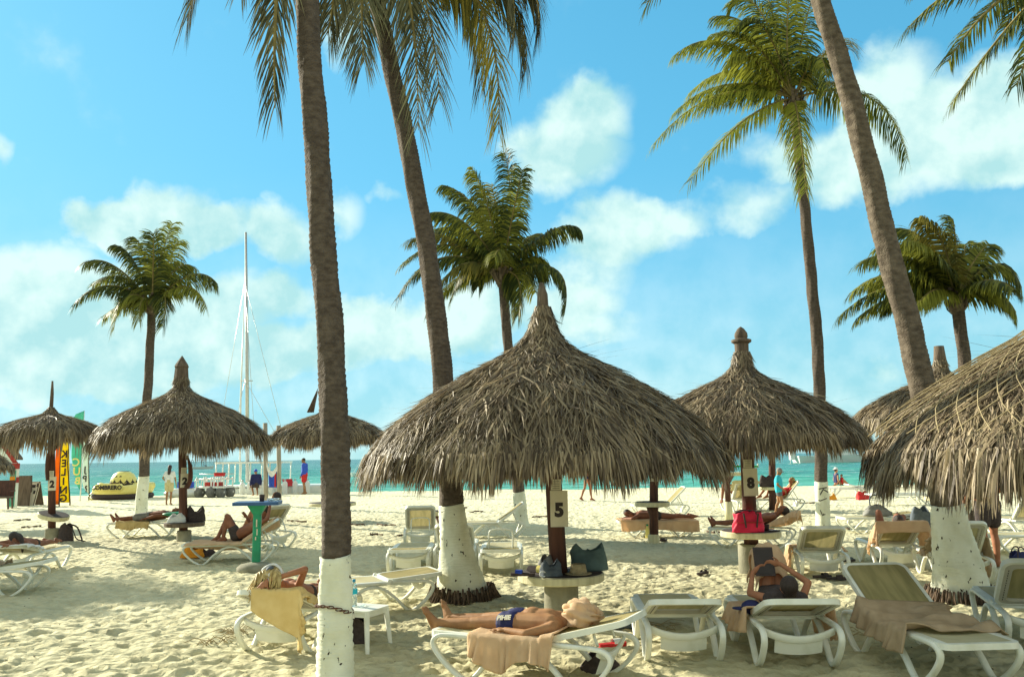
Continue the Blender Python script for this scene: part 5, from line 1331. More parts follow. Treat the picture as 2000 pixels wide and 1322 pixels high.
obj('bracelet', bl, M['steel'], sl)

# 4 the man in the cap, knees raised
b, a, th = on('L26')
J = lie(th, hip=1.02, y=0, s=1.0, knees=(.36, .385), torso=.5)
J['knL'] += V3(.03, .02, 0)
J['hea'] += V3(-.05, 0, .10); J['face'] = V3(-1, 0, .35); J['hup'] = V3(.4, 0, 1)
arm(J, 'L', (1.30, .34, .60), (1.16, .22, .86), (-.35, -.3, .5), (-.3, -.7, .2)); arm(J, 'R', J['shR'] + V3(.22, -.14, .13), J['hea'] + V3(.12, -.08, .16), (.2, .9, .2), (.5, 0, .5))
person('tanned man in a dark cap and black trunks lying with his knees up', J, 'skin_dark', b, a, vox=.011, parts=[('cap', sun_cap(J, 1.0), 'hair_dark', None), ('swim_trunks', shorts(J, 1.0, leg=.34, grow=.012, waist=.04), 'black', .012)])

# 5 legs on the far left lounger (torso behind the table)
b, a, th = on('L25')
J = lie(th, hip=1.0, s=1.0)
person('sunbather in grey shorts lying flat behind the hut table at the left', J, 'skin_dark', b, a, vox=.014, parts=[('shorts', shorts(J, 1.0, leg=.7, grow=.02), 'grey', .014), ('hair', hair_cap(J, 1.0), 'hair_dark', .014)], eyes=False)

# 6 the woman asleep face down at the left
b, a, th = on('L24')
J = lie(th, hip=1.0, s=.95, supine=False, female=True)
J['hea'] += V3(.0, .05, .02); J['face'] = V3(.2, .3, -.35)
J['shR'] += V3(0, 0, .02)
arm(J, 'R', J['shR'] + V3(.10, -.22, -.02), (1.93, -.06, SEAT + .22), (.3, .9, -.1), (.2, 0, 1)); arm(J, 'L', J['shL'] + V3(.14, .16, -.04), (1.92, .10, SEAT + .20), (.5, -.85, -.2), (.2, 0, 1))
hr = hair_cap(J, .95, .018, .03); hr.tube(smooth_path([J['hea'] + V3(.03, .04, .04), J['hea'] + V3(.08, .13, 0), J['hea'] + V3(.09, .16, -.12), J['hea'] + V3(.08, .17, -.26)]), [.07, .068, .065, .06, .056, .05, .046, .042, .04, .036, .034, .032, .03, .028, .026, .024, .02, .016, .01][:19], n=8)
person('sunburnt woman asleep on folded arms at the left', J, 'skin_dark', b, a, s=.95, female=True, vox=.011, parts=[('hair', hr, 'hair_dark', .013), ('bikini_bottom', shorts(J, .86, leg=.1, grow=.012), 'black', .012)])

# 7 the man lying face down on the peach towel
b, a, th = on('L11')
J = lie(0, hip=.98, s=1.0, supine=False)
J['hea'] += V3(-.02, 0, .03); J['face'] = V3(.1, .85, -.3)
for q, sd in (('L', 1), ('R', -1)): arm(J, q, J['sh' + q] + V3(.16, sd * .14, -.05), (J['hea'].x + .12, sd * .06, SEAT + .07), (.3, -sd, 0), (0, 0, 1))
person('man lying face down on a peach towel behind the middle hut', J, 'skin_dark', b, a, vox=.013, parts=[('hair', hair_cap(J, 1.0, .012, .02), 'hair_dark', .013), ('swim_trunks', shorts(J, 1.0, leg=.12, grow=.012), 'black', .013)])

# 8 the sitter behind the eight post
b, a, th = on('L13')
J = lie(th, hip=1.05, s=1.0, knees=(.30, .38))
arm(J, 'R', J['shR'] + V3(-.02, -.30, .05), J['shR'] + V3(-.05, -.50, .18), (0, -.6, .5), (0, 0, 1)); J['knR'] += V3(0, -.38, 0); J['anR'] += V3(-.05, -.42, -.15); J['hea'] += V3(.02, 0, .12)
person('sunbather with a raised elbow seen behind the olive lounger back', J, 'skin_dark', b, a, vox=.014, parts=[('hair', hair_cap(J, 1.0, .004, .02), 'skin_dark', .014)])
# 9 the reader behind the boy
b, a, th = on('L13b')
J = lie(32, hip=.98, s=1.0, knees=(.30, .36)); J['hea'] += V3(-.06, 0, .14); J['face'] = V3(-1, 0, 0); J['hup'] = V3(0, 0, 1)
for q, sd in (('L', 1), ('R', -1)): arm(J, q, J['sh' + q] + V3(-.12, sd * .05, -.2), J['sh' + q] + V3(-.28, -sd * .08, -.02), (-.6, 0, .7), (1, 0, .4))
person('woman in a red swimsuit reclining behind the boy', J, 'skin_red', b, a, vox=.014, female=True, s=.97, parts=[('swimsuit', shirt(J, .88, sleeve=.01, grow=.01), 'red', .014), ('hair', hair_cap(J, .97), 'hair_blond', .014)])
# 10 the lone foot behind the red bag
b, a, th = on('L14')
J = lie(th, hip=.95, s=1.0, y=.02)
person('sunbather lying behind the red bag, one foot sticking up', J, 'skin_dark', b, a, vox=.014, parts=[('swim_trunks', shorts(J, 1.0, leg=.3), 'slate', .014), ('hair', hair_cap(J, 1.0), 'hair_dark', .014)])
# 11 knee and shoulder on the towelled lounger
b, a, th = on('L16')
J = lie(th, hip=1.0, s=1.0, knees=(.12, .38)); J['knR'] += V3(0, .0, .0)
J['knL'] += V3(-.02, .30, .16); J['anL'] += V3(.02, .30, -.12)
arm(J, 'R', J['shR'] + V3(-.08, -.16, -.20), J['shR'] + V3(-.22, -.08, -.30))
person('sunbather on the peach towel lounger with one knee raised', J, 'skin_dark', b, a, vox=.013, parts=[('swim_trunks', shorts(J, 1.0, leg=.35), 'black', .013), ('hair', hair_cap(J, 1.0), 'hair_dark', .013)])
# 12 the head over the lounger back
b, a, th = on('L27')
J = lie(th, hip=1.08, s=1.0, knees=(.2, .3)); J['hea'] += V3(-.02, .0, .10); J['nec'] += V3(-.01, 0, .05)
person('sunbather whose dark hair shows above a lounger back at the left', J, 'skin_red', b, a, vox=.014, parts=[('hair', hair_cap(J, 1.0, .014, .03), 'hair_dark', .014), ('swim_trunks', shorts(J, 1.0), 'blue', .014)])

def stand_at(px, py, face_deg, J): g = G(px, py); g.z = sand_z(g.x, g.y); return g, R(face_deg - 90)
# 13 woman by the sombrero float, seen from behind
J, s = standing(1.62, L_arm=((-.26, -.10, 1.17), (-.15, .05, 1.0)), R_arm=((.25, .02, 1.13), (.27, .10, .86)), female=True)
g, rz = stand_at(329, 984, 95, J)
hr = hair_cap(J, s, .016, .03); hr.cap(J['hea'] + V3(0, -.06, -.02), J['che'] + V3(0, -.10, .08), .085 * s, .06 * s)
person('woman in a white tee and yellow shorts watching the sea', J, 'skin_tan', g, rz, s, True, .013, [('hair', hr, 'hair_dark', .014), ('tee', shirt(J, s * .9, .6), 'white_cloth', .014), ('shorts', shorts(J, s * .92, .62, .03, .10), 'khaki', .014)])
# 14 man in blue, side on
J, s = standing(1.80, L_arm=((-.21, -.02, 1.12), (-.18, .10, .88)), R_arm=((.22, -.02, 1.12), (.19, .12, .88)), stride=.12)
J['face'] = V3(0, 1, -.45); J['hea'] += V3(0, .05, -.02)
g, rz = stand_at(594, 966, 172, J)
person('man in a long sleeved blue shirt and red shorts at the water', J, 'skin_tan', g, rz, s, False, .014, [('shirt', shirt(J, s, 1.9, .02), 'blue', .015), ('shorts', shorts(J, s, .62, .03, .06), 'red', .015), ('hair', hair_cap(J, s, .006, .03), 'hair_dark', .014)])
# 15 boy
J, s = standing(1.28, L_arm=((-.22, -.04, 1.13), (-.22, .02, .88)), R_arm=((.22, -.02, 1.14), (.18, .16, .98)), stride=.30)
g, rz = stand_at(1524, 1009, -20, J); J['face'] = V3(.25, 1, -.3)
J['hea'] += V3(0, .02, .0); 
person('boy in a turquoise shirt and grey cap walking', J, 'skin_tan', g, rz, s * 1.06, False, .010, [('shirt', shirt(J, s * 1.02, .55, .026, .12), 'turq', .012), ('swim_trunks', shorts(J, s * 1.02, .32, .02), 'slate', .012), ('cap', sun_cap(J, s * 1.12), 'grey', None)])
# 16 man standing under the right hand hut
J, s = standing(1.70, L_arm=((-.24, .02, 1.14), (-.20, .22, 1.00)), R_arm=((.24, .02, 1.14), (.20, .22, 1.0)))
J['belly'] = V3(0, .06, 1.08)
g, rz = stand_at(1940, 1112, 100, J)
person('man in dark trunks standing under the right hand hut, head hidden by thatch', J, 'skin_red', g, rz, s, False, .012, [('swim_trunks', shorts(J, s, .58, .026, .05), 'black', .013), ('hair', hair_cap(J, s, .008, .03), 'hair_dark', .014)])
# 17 walker whose legs show under the fringe
J, s = standing(1.68, stride=.45, female=True); g, rz = stand_at(1147, 977, 10, J)
person('walker by the water whose legs show under the middle hut', J, 'skin_red', g, rz, s, True, .014, [('swimsuit', shirt(J, s * .9, .01, .012, .1), 'navy', .014), ('hair', hair_cap(J, s), 'hair_dark', .014)])
# 18, 19 two at the water's edge, sitting low
def sitting(h, loc, rz, label, skin, hat=None, suit='navy'):
    J, s = standing(h, female=True); dz = .80 * s
    for k_, v_ in list(J.items()):
        if k_ in ('pel', 'che', 'nec', 'hea') or k_[:2] in ('sh', 'el', 'wr', 'hi'): J[k_] = v_ - V3(0, 0, dz)
    for q, sg in (('L', -1), ('R', 1)):
        J['kn' + q] = V3(sg * .1 * s, .40 * s, .30 * s); J['an' + q] = V3(sg * .1 * s, .68 * s, .06 * s)
    pr = [('swimsuit', shirt(J, s * .9, .01, .012), suit, .014), ('hair', hair_cap(J, s, .012, .03), 'hair_dark', .014)]
    if hat:
        hm = MB().lathe([(.17 * s, 0), (.175 * s, .008), (.10 * s, .02), (.085 * s, .10 * s), (.02, .12 * s)], n=18, c=J['hea'] + V3(0, 0, .07 * s)); pr.append(('hat', hm, hat, None))
    return person(label, J, skin, loc, rz, s, True, .013, pr)
sitting(1.66, G(1634, 948), R(-80), 'woman in a white hat sitting at the water edge', 'skin_fair', 'white_cloth')
sitting(1.1, G(1645, 948), R(100), 'child sitting at the water edge beside the hatted woman', 'skin_red', None, 'red')
# 20 person in a blue jacket bending by the tanks
J, s = standing(1.70)
for k_ in ('che', 'nec', 'hea', 'shL', 'shR', 'elL', 'elR', 'wrL', 'wrR', 'pel', 'hiL', 'hiR'): J[k_] = J[k_] - V3(0, 0, .42 * s)
for q, sg in (('L', -1), ('R', 1)):
    J['kn' + q] = V3(sg * .12, .36, .46); J['an' + q] = V3(sg * .1, .02, .08)
J['hea'] += V3(0, .08, -.03); J['nec'] += V3(0, .03, 0)
g, rz = stand_at(499, 969, 120, J)
person('crouching person in a blue jacket and cap beside the dive tanks', J, 'skin_tan', g, rz, s, False, .014, [('jacket', shirt(J, s * .9, 1.7, .016), 'navy', .015), ('trousers', shorts(J, s, .9, .02), 'black', .015), ('cap', sun_cap(J, s), 'blue', None)])
# ------------------------------------------------------------------ things by the water
def upright(px_l, px_r, py_top, py_bot, Y):
    a, b = P(px_l, py_bot, Y), P(px_r, py_top, Y); return a, b
def feather_flag(label, bl, br, tl, tr, py_t, py_b, base, mt, letters, ink='ink', pole='ink', mirror=True, curve=0.0):
    g = G(*base); Y = g.y
    root = thing('feather_flag', label, 'flag', (g.x, g.y, 0), group='feather flags by the water')
    zt, zb = P(br, py_t, Y).z, P(br, py_b, Y).z
    X = lambda px: P(px, (py_t + py_b) / 2, Y).x - g.x
    def fn(u, v):
        l = X(bl) + (X(tl) - X(bl)) * u; r = X(br) + (X(tr) - X(br)) * u
        if curve: l = r + (l - r) * min(1, (u / curve) ** .6 if u < curve else 1)
        if u > .9: l = r + (l - r) * math.sqrt(max(0, 1 - ((u - .9) / .1) ** 2))
        return V3(l + (r - l) * v, .03 * math.sin(v * 5 + u * 7) * (1 - v), zb + (zt - zb) * u)
    o = obj('cloth', MB().sheet(fn, 24, 6), M[mt], root); solid(o, .004)
    xr0, xr1 = X(br), X(tr)
    obj('pole', MB().tube([(xr0 + .02, .0, -.1), (xr0 + .025, 0, zb), (xr1 + .025, 0, (zb + zt) / 2), (xr1 + .02, 0, zt)], [.03, .028, .02, .012], n=7), M[pole], root)
    for ch, py, sz in letters:
        z = P(br, py, Y).z; u = (z - zb) / (zt - zb); c = fn(u, .48)
        text_obj('letter', ch, sz, M[ink], root, facing_cam((c.x, c.y - .05, z)), bold=.012, mirror=mirror)
    return root
feather_flag('orange feather flag behind the post of the small hut', 108, 119, 108, 116, 836, 985, (119, 988), 'flag_orange', [])
feather_flag('yellow feather flag lettered NG at its foot, seen from behind', 119, 140, 117, 131, 832, 981, (140, 986), 'flag_yellow', [('G', 973, .42), ('N', 957, .42), ('I', 940, .42), ('L', 922, .42), ('E', 905, .42), ('K', 887, .42)])
feather_flag('teal feather flag with yellow letters beside the yellow one', 140, 161, 140, 160, 802, 957, (161, 978), 'flag_teal', [('C', 903, .5), ('U', 921, .5), ('B', 939, .46)], ink='yellow', pole='boat_white', curve=.42)
feather_flag('white feather flag with dark letters right of the teal one', 163, 177, 161, 172, 826, 964, (178, 976), 'flag_white', [('J', 917, .4), ('P', 935, .4), ('?', 955, .42)], curve=.15)

# kiosk at the left edge: gable, red trim, striped corner post
g = G(22, 991); Y = g.y; root = thing('beach_kiosk', 'white beach kiosk with red trimmed gable at the left edge', 'kiosk', (g.x, g.y, 0))
pz = lambda px, py, y=Y: P(px, py, y) - Vector((g.x, g.y, 0))
e, rdg = pz(34, 904), pz(-24, 826)
for yy in (0,):
    obj('gable', MB().prism([(e.x - .1, e.z), (rdg.x, rdg.z - .12), (2 * rdg.x - e.x + .1, e.z)], .06, lambda u, v, w_: V3(u, yy + w_, v)), M['flag_white'], root, smooth=False)
    obj('fascia', MB().ribbon([(e.x, yy - .06, e.z - .05), (rdg.x, yy - .06, rdg.z), (2 * rdg.x - e.x, yy - .06, e.z - .05)], (0, 1, 0), .05, .16), M['dark_red'], root, smooth=False)
for sg, (q0, q1) in enumerate(((e, rdg), (rdg, V3(2 * rdg.x - e.x, 0, e.z)))):
    obj('roof_slope', MB().prism([(q0.x, q0.z + .12), (q1.x, q1.z + .12), (q1.x, q1.z + .2), (q0.x, q0.z + .2)], .5, lambda u, v, w_: V3(u, .12 + w_, v)), M['rough_wood'], root, smooth=False)
for xx in (0, 2 * rdg.x):
    p_ = obj('post', MB().box((xx + .05, 0, e.z / 2), (.24, .2, e.z)), M['flag_white'], root, smooth=False)
    for zz in (e.z * .93, e.z * .62): obj('band', MB().box((xx + .05, 0, zz), (.25, .21, .22)), M['dark_red'], p_, smooth=False)
    obj('poster', MB().box((xx + .05, -.115, .75), (.25, .012, 1.4)), M['flag_teal'], p_, smooth=False)
    obj('poster_patch', MB().box((xx + .04, -.125, 1.05), (.2, .008, .35)), M['orange'], p_, smooth=False)
obj('beam', MB().box((rdg.x, -.03, e.z - .06), (2 * abs(rdg.x - e.x), .1, .09)), M['dark_red'], root, smooth=False)

def a_board(label, px, py, w_, h, mt, rz, marks, lean=.26):
    g = G(px, py); root = thing('sandwich_board', label, 'sandwich board', g, rz, 'sandwich boards')
    for sg in (-1, 1):
        pn = obj('panel', MB().box((0, 0, h / 2), (w_, .03, h)), M[mt if sg < 0 else 'rough_wood'], root, smooth=False, loc=(0, sg * h * lean * .95, .0)); pn.rotation_euler = (sg * math.atan(lean), 0, 0)
        for sx in (-1, 1): obj('leg', MB().box((sx * (w_ / 2 - .03), 0, h / 2 - .1), (.05, .045, h + .2)), M['rough_wood'], pn, smooth=False)
        if sg < 0:
            for (mx, mz, mw_, mh) in marks: obj('sign_mark', MB().box((mx, -.018, mz), (mw_, .006, mh)), M['ink'], pn, smooth=False)
    return root
a_board('brown backed sandwich board at the left by the kiosk', 45, 987, .55, 1.25, 'rough_wood', R(20), [], .22)
a_board('white sandwich board with dark marks at the left', 66, 986, .52, 1.0, 'sign', R(-14), [(-.17, .85, .07, .16), (.17, .85, .07, .16), (0, .80, .18, .12), (-.12, .55, .08, .14), (.1, .55, .10, .14)])

g = G(4, 994); root = thing('wooden_chair', 'dark carved wooden chair below the kiosk at the left edge', 'chair', g, R(15))
obj('seat', MB().box((0, 0, .45), (.62, .6, .07)), M['rough_wood'], root, smooth=False)
obj('backrest', MB().box((0, .3, .78), (.62, .06, .62), Matrix.Rotation(R(-14), 3, 'X')), M['postwood'], root, smooth=False)
for x in (-.28, .28):
    for y in (-.26, .26): obj('leg', MB().tube([(x, y, 0), (x * .9, y, .44)], [.035, .05], n=6), M['rough_wood'], root)
    obj('armrest', MB().box((x * 1.08, 0, .68), (.08, .6, .05)), M['postwood'], root, smooth=False)

# the sombrero shaped inflatable
g = G(240, 974); root = thing('inflatable_float', 'yellow sombrero shaped inflatable with black zigzags on the sand', 'inflatable', (g.x, g.y, 0), R(-4))
obj('black_base', MB().lathe([(.9, 0), (1.30, .03), (1.38, .14), (1.33, .26), (1.0, .28)], n=36), M['rubber'] if False else M['black'], root)
tor = []
ringp = [(1.08 * math.cos(2 * math.pi * i / 40), 1.08 * math.sin(2 * math.pi * i / 40), .42 + .06 * math.cos(4 * math.pi * i / 40)) for i in range(40)]
obj('brim_tube', MB().tube(ringp, .26, n=14, closed=True), M['yellow'], root)
obj('deck', MB().lathe([(.02, .34), (1.0, .34), (1.0, .40), (.02, .42)], n=32), M['yellow'], root)
obj('crown', MB().lathe([(.60, .38), (.63, .50), (.61, .75), (.55, .98), (.44, 1.16), (.30, 1.26), (.24, 1.28), (.22, 1.24), (.02, 1.22)], n=36), M['yellow'], root)
obj('crown_band', MB().lathe([(.252, 1.262), (.21, 1.300), (.03, 1.302), (.03, 1.26)], n=24), M['black'], root)
def dome_r(z): return float(np.interp(z, [.38, .50, .75, .98, 1.16, 1.26], [.60, .63, .61, .55, .44, .30]))
def on_dome(an, z, off=.006): q = dome_r(z) + off; return V3(q * math.cos(an), q * math.sin(an), z)
for row, (z0_, amp, wd_) in enumerate(((.66, .16, .045), (.55, .15, .05))):
    nz_ = 13
    for i in range(nz_):
        for up_ in (0, 1):
            a0 = 2 * math.pi * (i + .5 * up_) / nz_ - math.pi / 2; a1 = a0 + math.pi / nz_
            h0, h1 = (z0_, z0_ + amp) if not up_ else (z0_ + amp, z0_)
            vs = [on_dome(a0 + (a1 - a0) * t, h0 + (h1 - h0) * t + sgn * wd_) for t in (0, .5, 1) for sgn in (-1.7, 1.7)]
            obj('zigzag', MB().add(vs, [(0, 2, 3, 1), (2, 4, 5, 3)]), M['ink'], root, smooth=False)
for i in range(13):
    a0 = 2 * math.pi * (i + .5) / 13 - math.pi / 2
    obj('dot', MB().add([on_dome(a0 - .03, .90), on_dome(a0, .86), on_dome(a0 + .03, .90), on_dome(a0, .94)], [(0, 1, 2, 3)]), M['ink'], root, smooth=False)
for da, wq in ((-.22, .24), (.20, .22)):
    a0 = -math.pi / 2 + da
    obj('crown_mark', MB().add([on_dome(a0 - wq / 2, 1.03), on_dome(a0 + wq / 2, 1.03), on_dome(a0 + wq / 2 - .04, 1.09), on_dome(a0 - wq / 2 + .05, 1.09)], [(0, 1, 2, 3)]), M['ink'], root, smooth=False)
fp = obj('front_panel', MB().prism(rrect(-.62, .62, -.17, .17, .12, 6), .22, lambda u, v, w_: V3(u, -1.30 + .06 * u * u + w_, .57 + v)), M['yellow'], root)
text_obj('lettering', 'SOMBRERO', .27, M['ink'], root, facing_cam((0, -1.43, .57)), bold=.012)
obj('front_tab', MB().prism([(-.24, 0), (.24, 0), (.17, .13), (-.17, .13)], .04, lambda u, v, w_: V3(u, -.78 + w_, .66 + v)), M['black'], root, smooth=False)
for sx in (-1, 1): obj('side_pontoon', MB().tube([(sx * 1.30, .3, .60), (sx * 1.1, -.1, .62), (sx * .72, -.45, .62)], [.17, .16, .13], n=12), M['yellow'], root)
obj('tow_strap', MB().tube(smooth_path([(-1.2, -.5, .35), (-1.34, -.62, .14), (-1.15, -.75, .03), (-.95, -.7, .02), (-1.1, -.62, .03)]), .035, n=6), M['yellow'], root)

g = G(362, 972); root = thing('pedal_boat', 'small white and blue pedal boat behind the woman', 'boat', g, R(10))
obj('hull', MB().ell((0, 0, .22), (1.0, .55, .26), n=20).box((0, 0, .36), (1.5, .8, .16), bev=.1), M['boat_white'], root)
obj('seat', MB().box((0, 0, .62), (.7, .6, .28), bev=.1), M['blue'], root, smooth=False)

# beach cart on balloon wheels
g = G(420, 972); root = thing('beach_cart', 'white beach cart on fat grey balloon wheels with a red box', 'cart', (g.x, g.y, 0), R(-6))
for x, y in ((-.60, -.35), (.02, -.42), (.42, -.30), (-.45, .5), (.5, .5)):
    wl = obj('wheel', MB().lathe([(.06, -.16), (.17, -.15), (.26, -.09), (.28, 0), (.26, .09), (.17, .15), (.06, .16)], n=20, rot=Matrix.Rotation(R(90), 3, 'Y') @ Matrix.Rotation(R(20), 3, 'X')), M['rubber'], root, loc=(x, y, .27))
    obj('hub', MB().lathe([(.05, -.18), (.05, .18)], n=10, rot=Matrix.Rotation(R(90), 3, 'Y')), M['steel'], wl)
for z in (.52, .88):
    for y in (-.45, .5): obj('rail', MB().tube([(-.72, y, z), (.62, y, z)], .035, n=6), M['boat_white'], root)
for x in (-.72, -.35, 0, .32, .62):
    for y in (-.45, .5): obj('stake', MB().tube([(x, y, .45), (x, y, .98)], .035, n=6), M['boat_white'], root)
obj('bed', MB().box((-.05, 0, .50), (1.4, 1.0, .06)), M['boat_white'], root, smooth=False)
for x in (-.3, .22): obj('crate', MB().box((x, -.1, .64), (.3, .4, .2), bev=.03), M['dark_red'], root, smooth=False)
rb = thing('cool_box', 'red cool box on top of the beach cart', 'cool box', (g.x + .18, g.y, 0.98))
obj('tub', MB().box((0, 0, .09), (.44, .36, .13), bev=.04), M['red'], rb, smooth=False); obj('lid', MB().box((0, 0, .175), (.46, .38, .05), bev=.04), M['dark_red'], rb, smooth=False)

# the catamaran drawn up on the shore
g = G(500, 962); Y = 45.5; g = P(500, 958, Y); g.z = -.25
root = thing('catamaran', 'white catamaran with tall bare mast and canopy at the shore', 'sailing boat', g)
q = lambda px, py, y=Y: P(px, py, y) - g
for dy in (-1.1, 1.5):
    L0 = -3.6
    pts = [(L0 - .3, .62), (L0 + .4, .70), (-1, .80), (2.2, .9), (3.6, 1.0)]
    hull = MB(); vs = []
    for i, (x, top) in enumerate([(-4.1, .34), (-3.2, .44), (-1.5, .52), (.5, .56), (2.5, .60), (3.8, .62)]):
        wq = (.02, .2, .34, .38, .36, .3)[i]
        vs += [V3(x, dy - wq, top), V3(x, dy - wq * .9, .2), V3(x, dy, -.1 if 0 < i < 5 else .1), V3(x, dy + wq * .9, .2), V3(x, dy + wq, top)]
    fs = [(i * 5 + j, (i + 1) * 5 + j, (i + 1) * 5 + j + 1, i * 5 + j + 1) for i in range(5) for j in range(4)] + [(i * 5 + 4, (i + 1) * 5 + 4, (i + 1) * 5, i * 5) for i in range(5)] + [(25, 26, 27, 28, 29)]
    obj('hull', hull.add(vs, fs), M['boat_white'], root, smooth=False)
obj('deck', MB().box((.6, .2, .64), (6.2, 2.9, .06)), M['boat_white'], root, smooth=False)
mz = q(478, 452); mb0 = q(481, 950)
mast = obj('mast', MB().tube([(mb0.x, .2, .8), ((mb0.x + mz.x) / 2 + .03, .2, (mz.z) / 2), (mz.x, .2, mz.z)], [.11, .10, .06], n=8), M['steel'], root)
obj('furled_sail', MB().tube([(q(468, 950).x, .0, .85), (q(470, 780).x, 0, q(470, 780).z), (q(477, 560).x, .1, q(477, 560).z)], [.05, .05, .015], n=6), M['boat_white'], root)
for (px, py, x1, y1) in ((477, 556, 436, 800), (479, 556, 555, 860), (479, 560, 500, 900), (480, 745, 540, 850), (479, 740, 462, 820)):
    obj('stay', MB().tube([q(px, py), q(x1, y1)], .012, n=4), M['steel'], root)
obj('spreader', MB().box((q(479, 743).x, .2, q(479, 743).z), (.7, .05, .05)), M['steel'], root, smooth=False)
cz = q(500, 903).z
obj('canopy', MB().box(((q(430, 903).x + q(560, 903).x) / 2, .2, cz), (q(560, 903).x - q(430, 903).x, 2.4, .10), bev=.2), M['boat_white'], root, smooth=False)
for px in (432, 445, 457, 498, 535, 556):
    for yy in (-.8, 1.2): obj('canopy_post', MB().tube([(q(px, 900).x, yy, .8), (q(px + 1, 900).x, yy, cz)], .035, n=6), M['boat_white'], root)
for px in (378, 392, 402): obj('bow_rail', MB().tube(smooth_path([q(px, 955) , q(px + 2, 940), q(px + 8, 936), q(px + 12, 955)]), .025, n=5), M['steel'], root)
for yy in (-1.15,): obj('side_rail', MB().tube([(q(405, 940).x, yy, 1.3), (q(470, 940).x, yy, 1.3)], .025, n=5), M['steel'], root)

def tank(px, py, lb):
    g = G(px, py); t = thing('dive_tank', lb, 'dive tank', g, random.random(), 'dive tanks standing at the shore')
    obj('cylinder', MB().lathe([(.02, -.05), (.13, -.05), (.135, 0), (.135, .50), (.12, .58), (.08, .64), (.035, .66)], n=14), M['cream_paint'] if False else M['boat_white'], t)
    obj('valve', MB().lathe([(.03, .64), (.03, .72)], n=8).box((0, 0, .73), (.11, .05, .05)), M['steel'], t)
for i, (px, py) in enumerate(((473, 967), (487, 967), (493, 966), (513, 967), (531, 965), (556, 965), (576, 964), (600, 964))): tank(px, py, ('leftmost cream dive tank, right of the beach cart', 'second cream dive tank from the beach cart', 'cream dive tank touching the jacket of the crouching person', 'cream dive tank just left of the grey rack posts', 'cream dive tank below the hanging life vest', 'cream dive tank beside the red folding chair', 'cream dive tank between the folding chair and the man in blue', 'cream dive tank against the legs of the man in blue')[i])

# two posts with a sling of vests between them
g = G(532, 990); root = thing('drying_rack', 'two grey posts with a white sling hung between them', 'drying rack', (g.x, g.y, 0)); Y = g.y
q = lambda px, py: P(px, py, Y) - Vector((g.x, g.y, 0))
for a_, b_ in ((518, 826), (544, 831)):
    t0 = q(a_ + (2 if a_ < 530 else 2), 990); obj('post', MB().tube([(t0.x, 0, -.2), (q(a_, b_).x, 0, q(a_, b_).z)], .085, n=8), M['grey_wood'], root)
p0, p1, p2 = q(522, 905), q(530, 930), q(543, 912)
obj('sling', MB().sheet(lambda u, v: V3((p0 * (1 - u) ** 2 + p1 * 2 * u * (1 - u) + p2 * u * u).x, -.1, (p0 * (1 - u) ** 2 + q(531, 942) * 2 * u * (1 - u) + p2 * u * u).z + (.5 - v) * .22), 10, 2), M['white_cloth'], root)
vg = q(533, 932) + Vector((g.x, g.y + .05, 0))
vt = thing('life_vest', 'blue and red life vest hanging between the two posts', 'life vest', vg)
obj('shell', MB().sheet(lambda u, v: V3((v - .5) * .36 * (1 - .2 * u), .03 * math.sin(v * 8), .25 - u * .62), 6, 8), M['blue'], vt); obj('trim', MB().box((.09, -.045, -.1), (.06, .02, .5)), M['red'], vt, smooth=False)
solid(vt.children[0], .06)
dr = thing('deck_chair', 'small red and white folding chair beside the dive tanks', 'chair', G(563, 964), R(30))
obj('fabric', MB().sheet(lambda u, v: V3((v - .5) * .5, .3 - .55 * u, .75 - .5 * u + .15 * u * u), 4, 2), M['red'], dr)
for x in (-.26, .26): obj('leg', MB().tube([(x, .32, .78), (x, -.3, 0)], .018, n=5), M['steel'], dr); obj('leg', MB().tube([(x, -.25, .42), (x, .3, 0)], .018, n=5), M['steel'], dr)

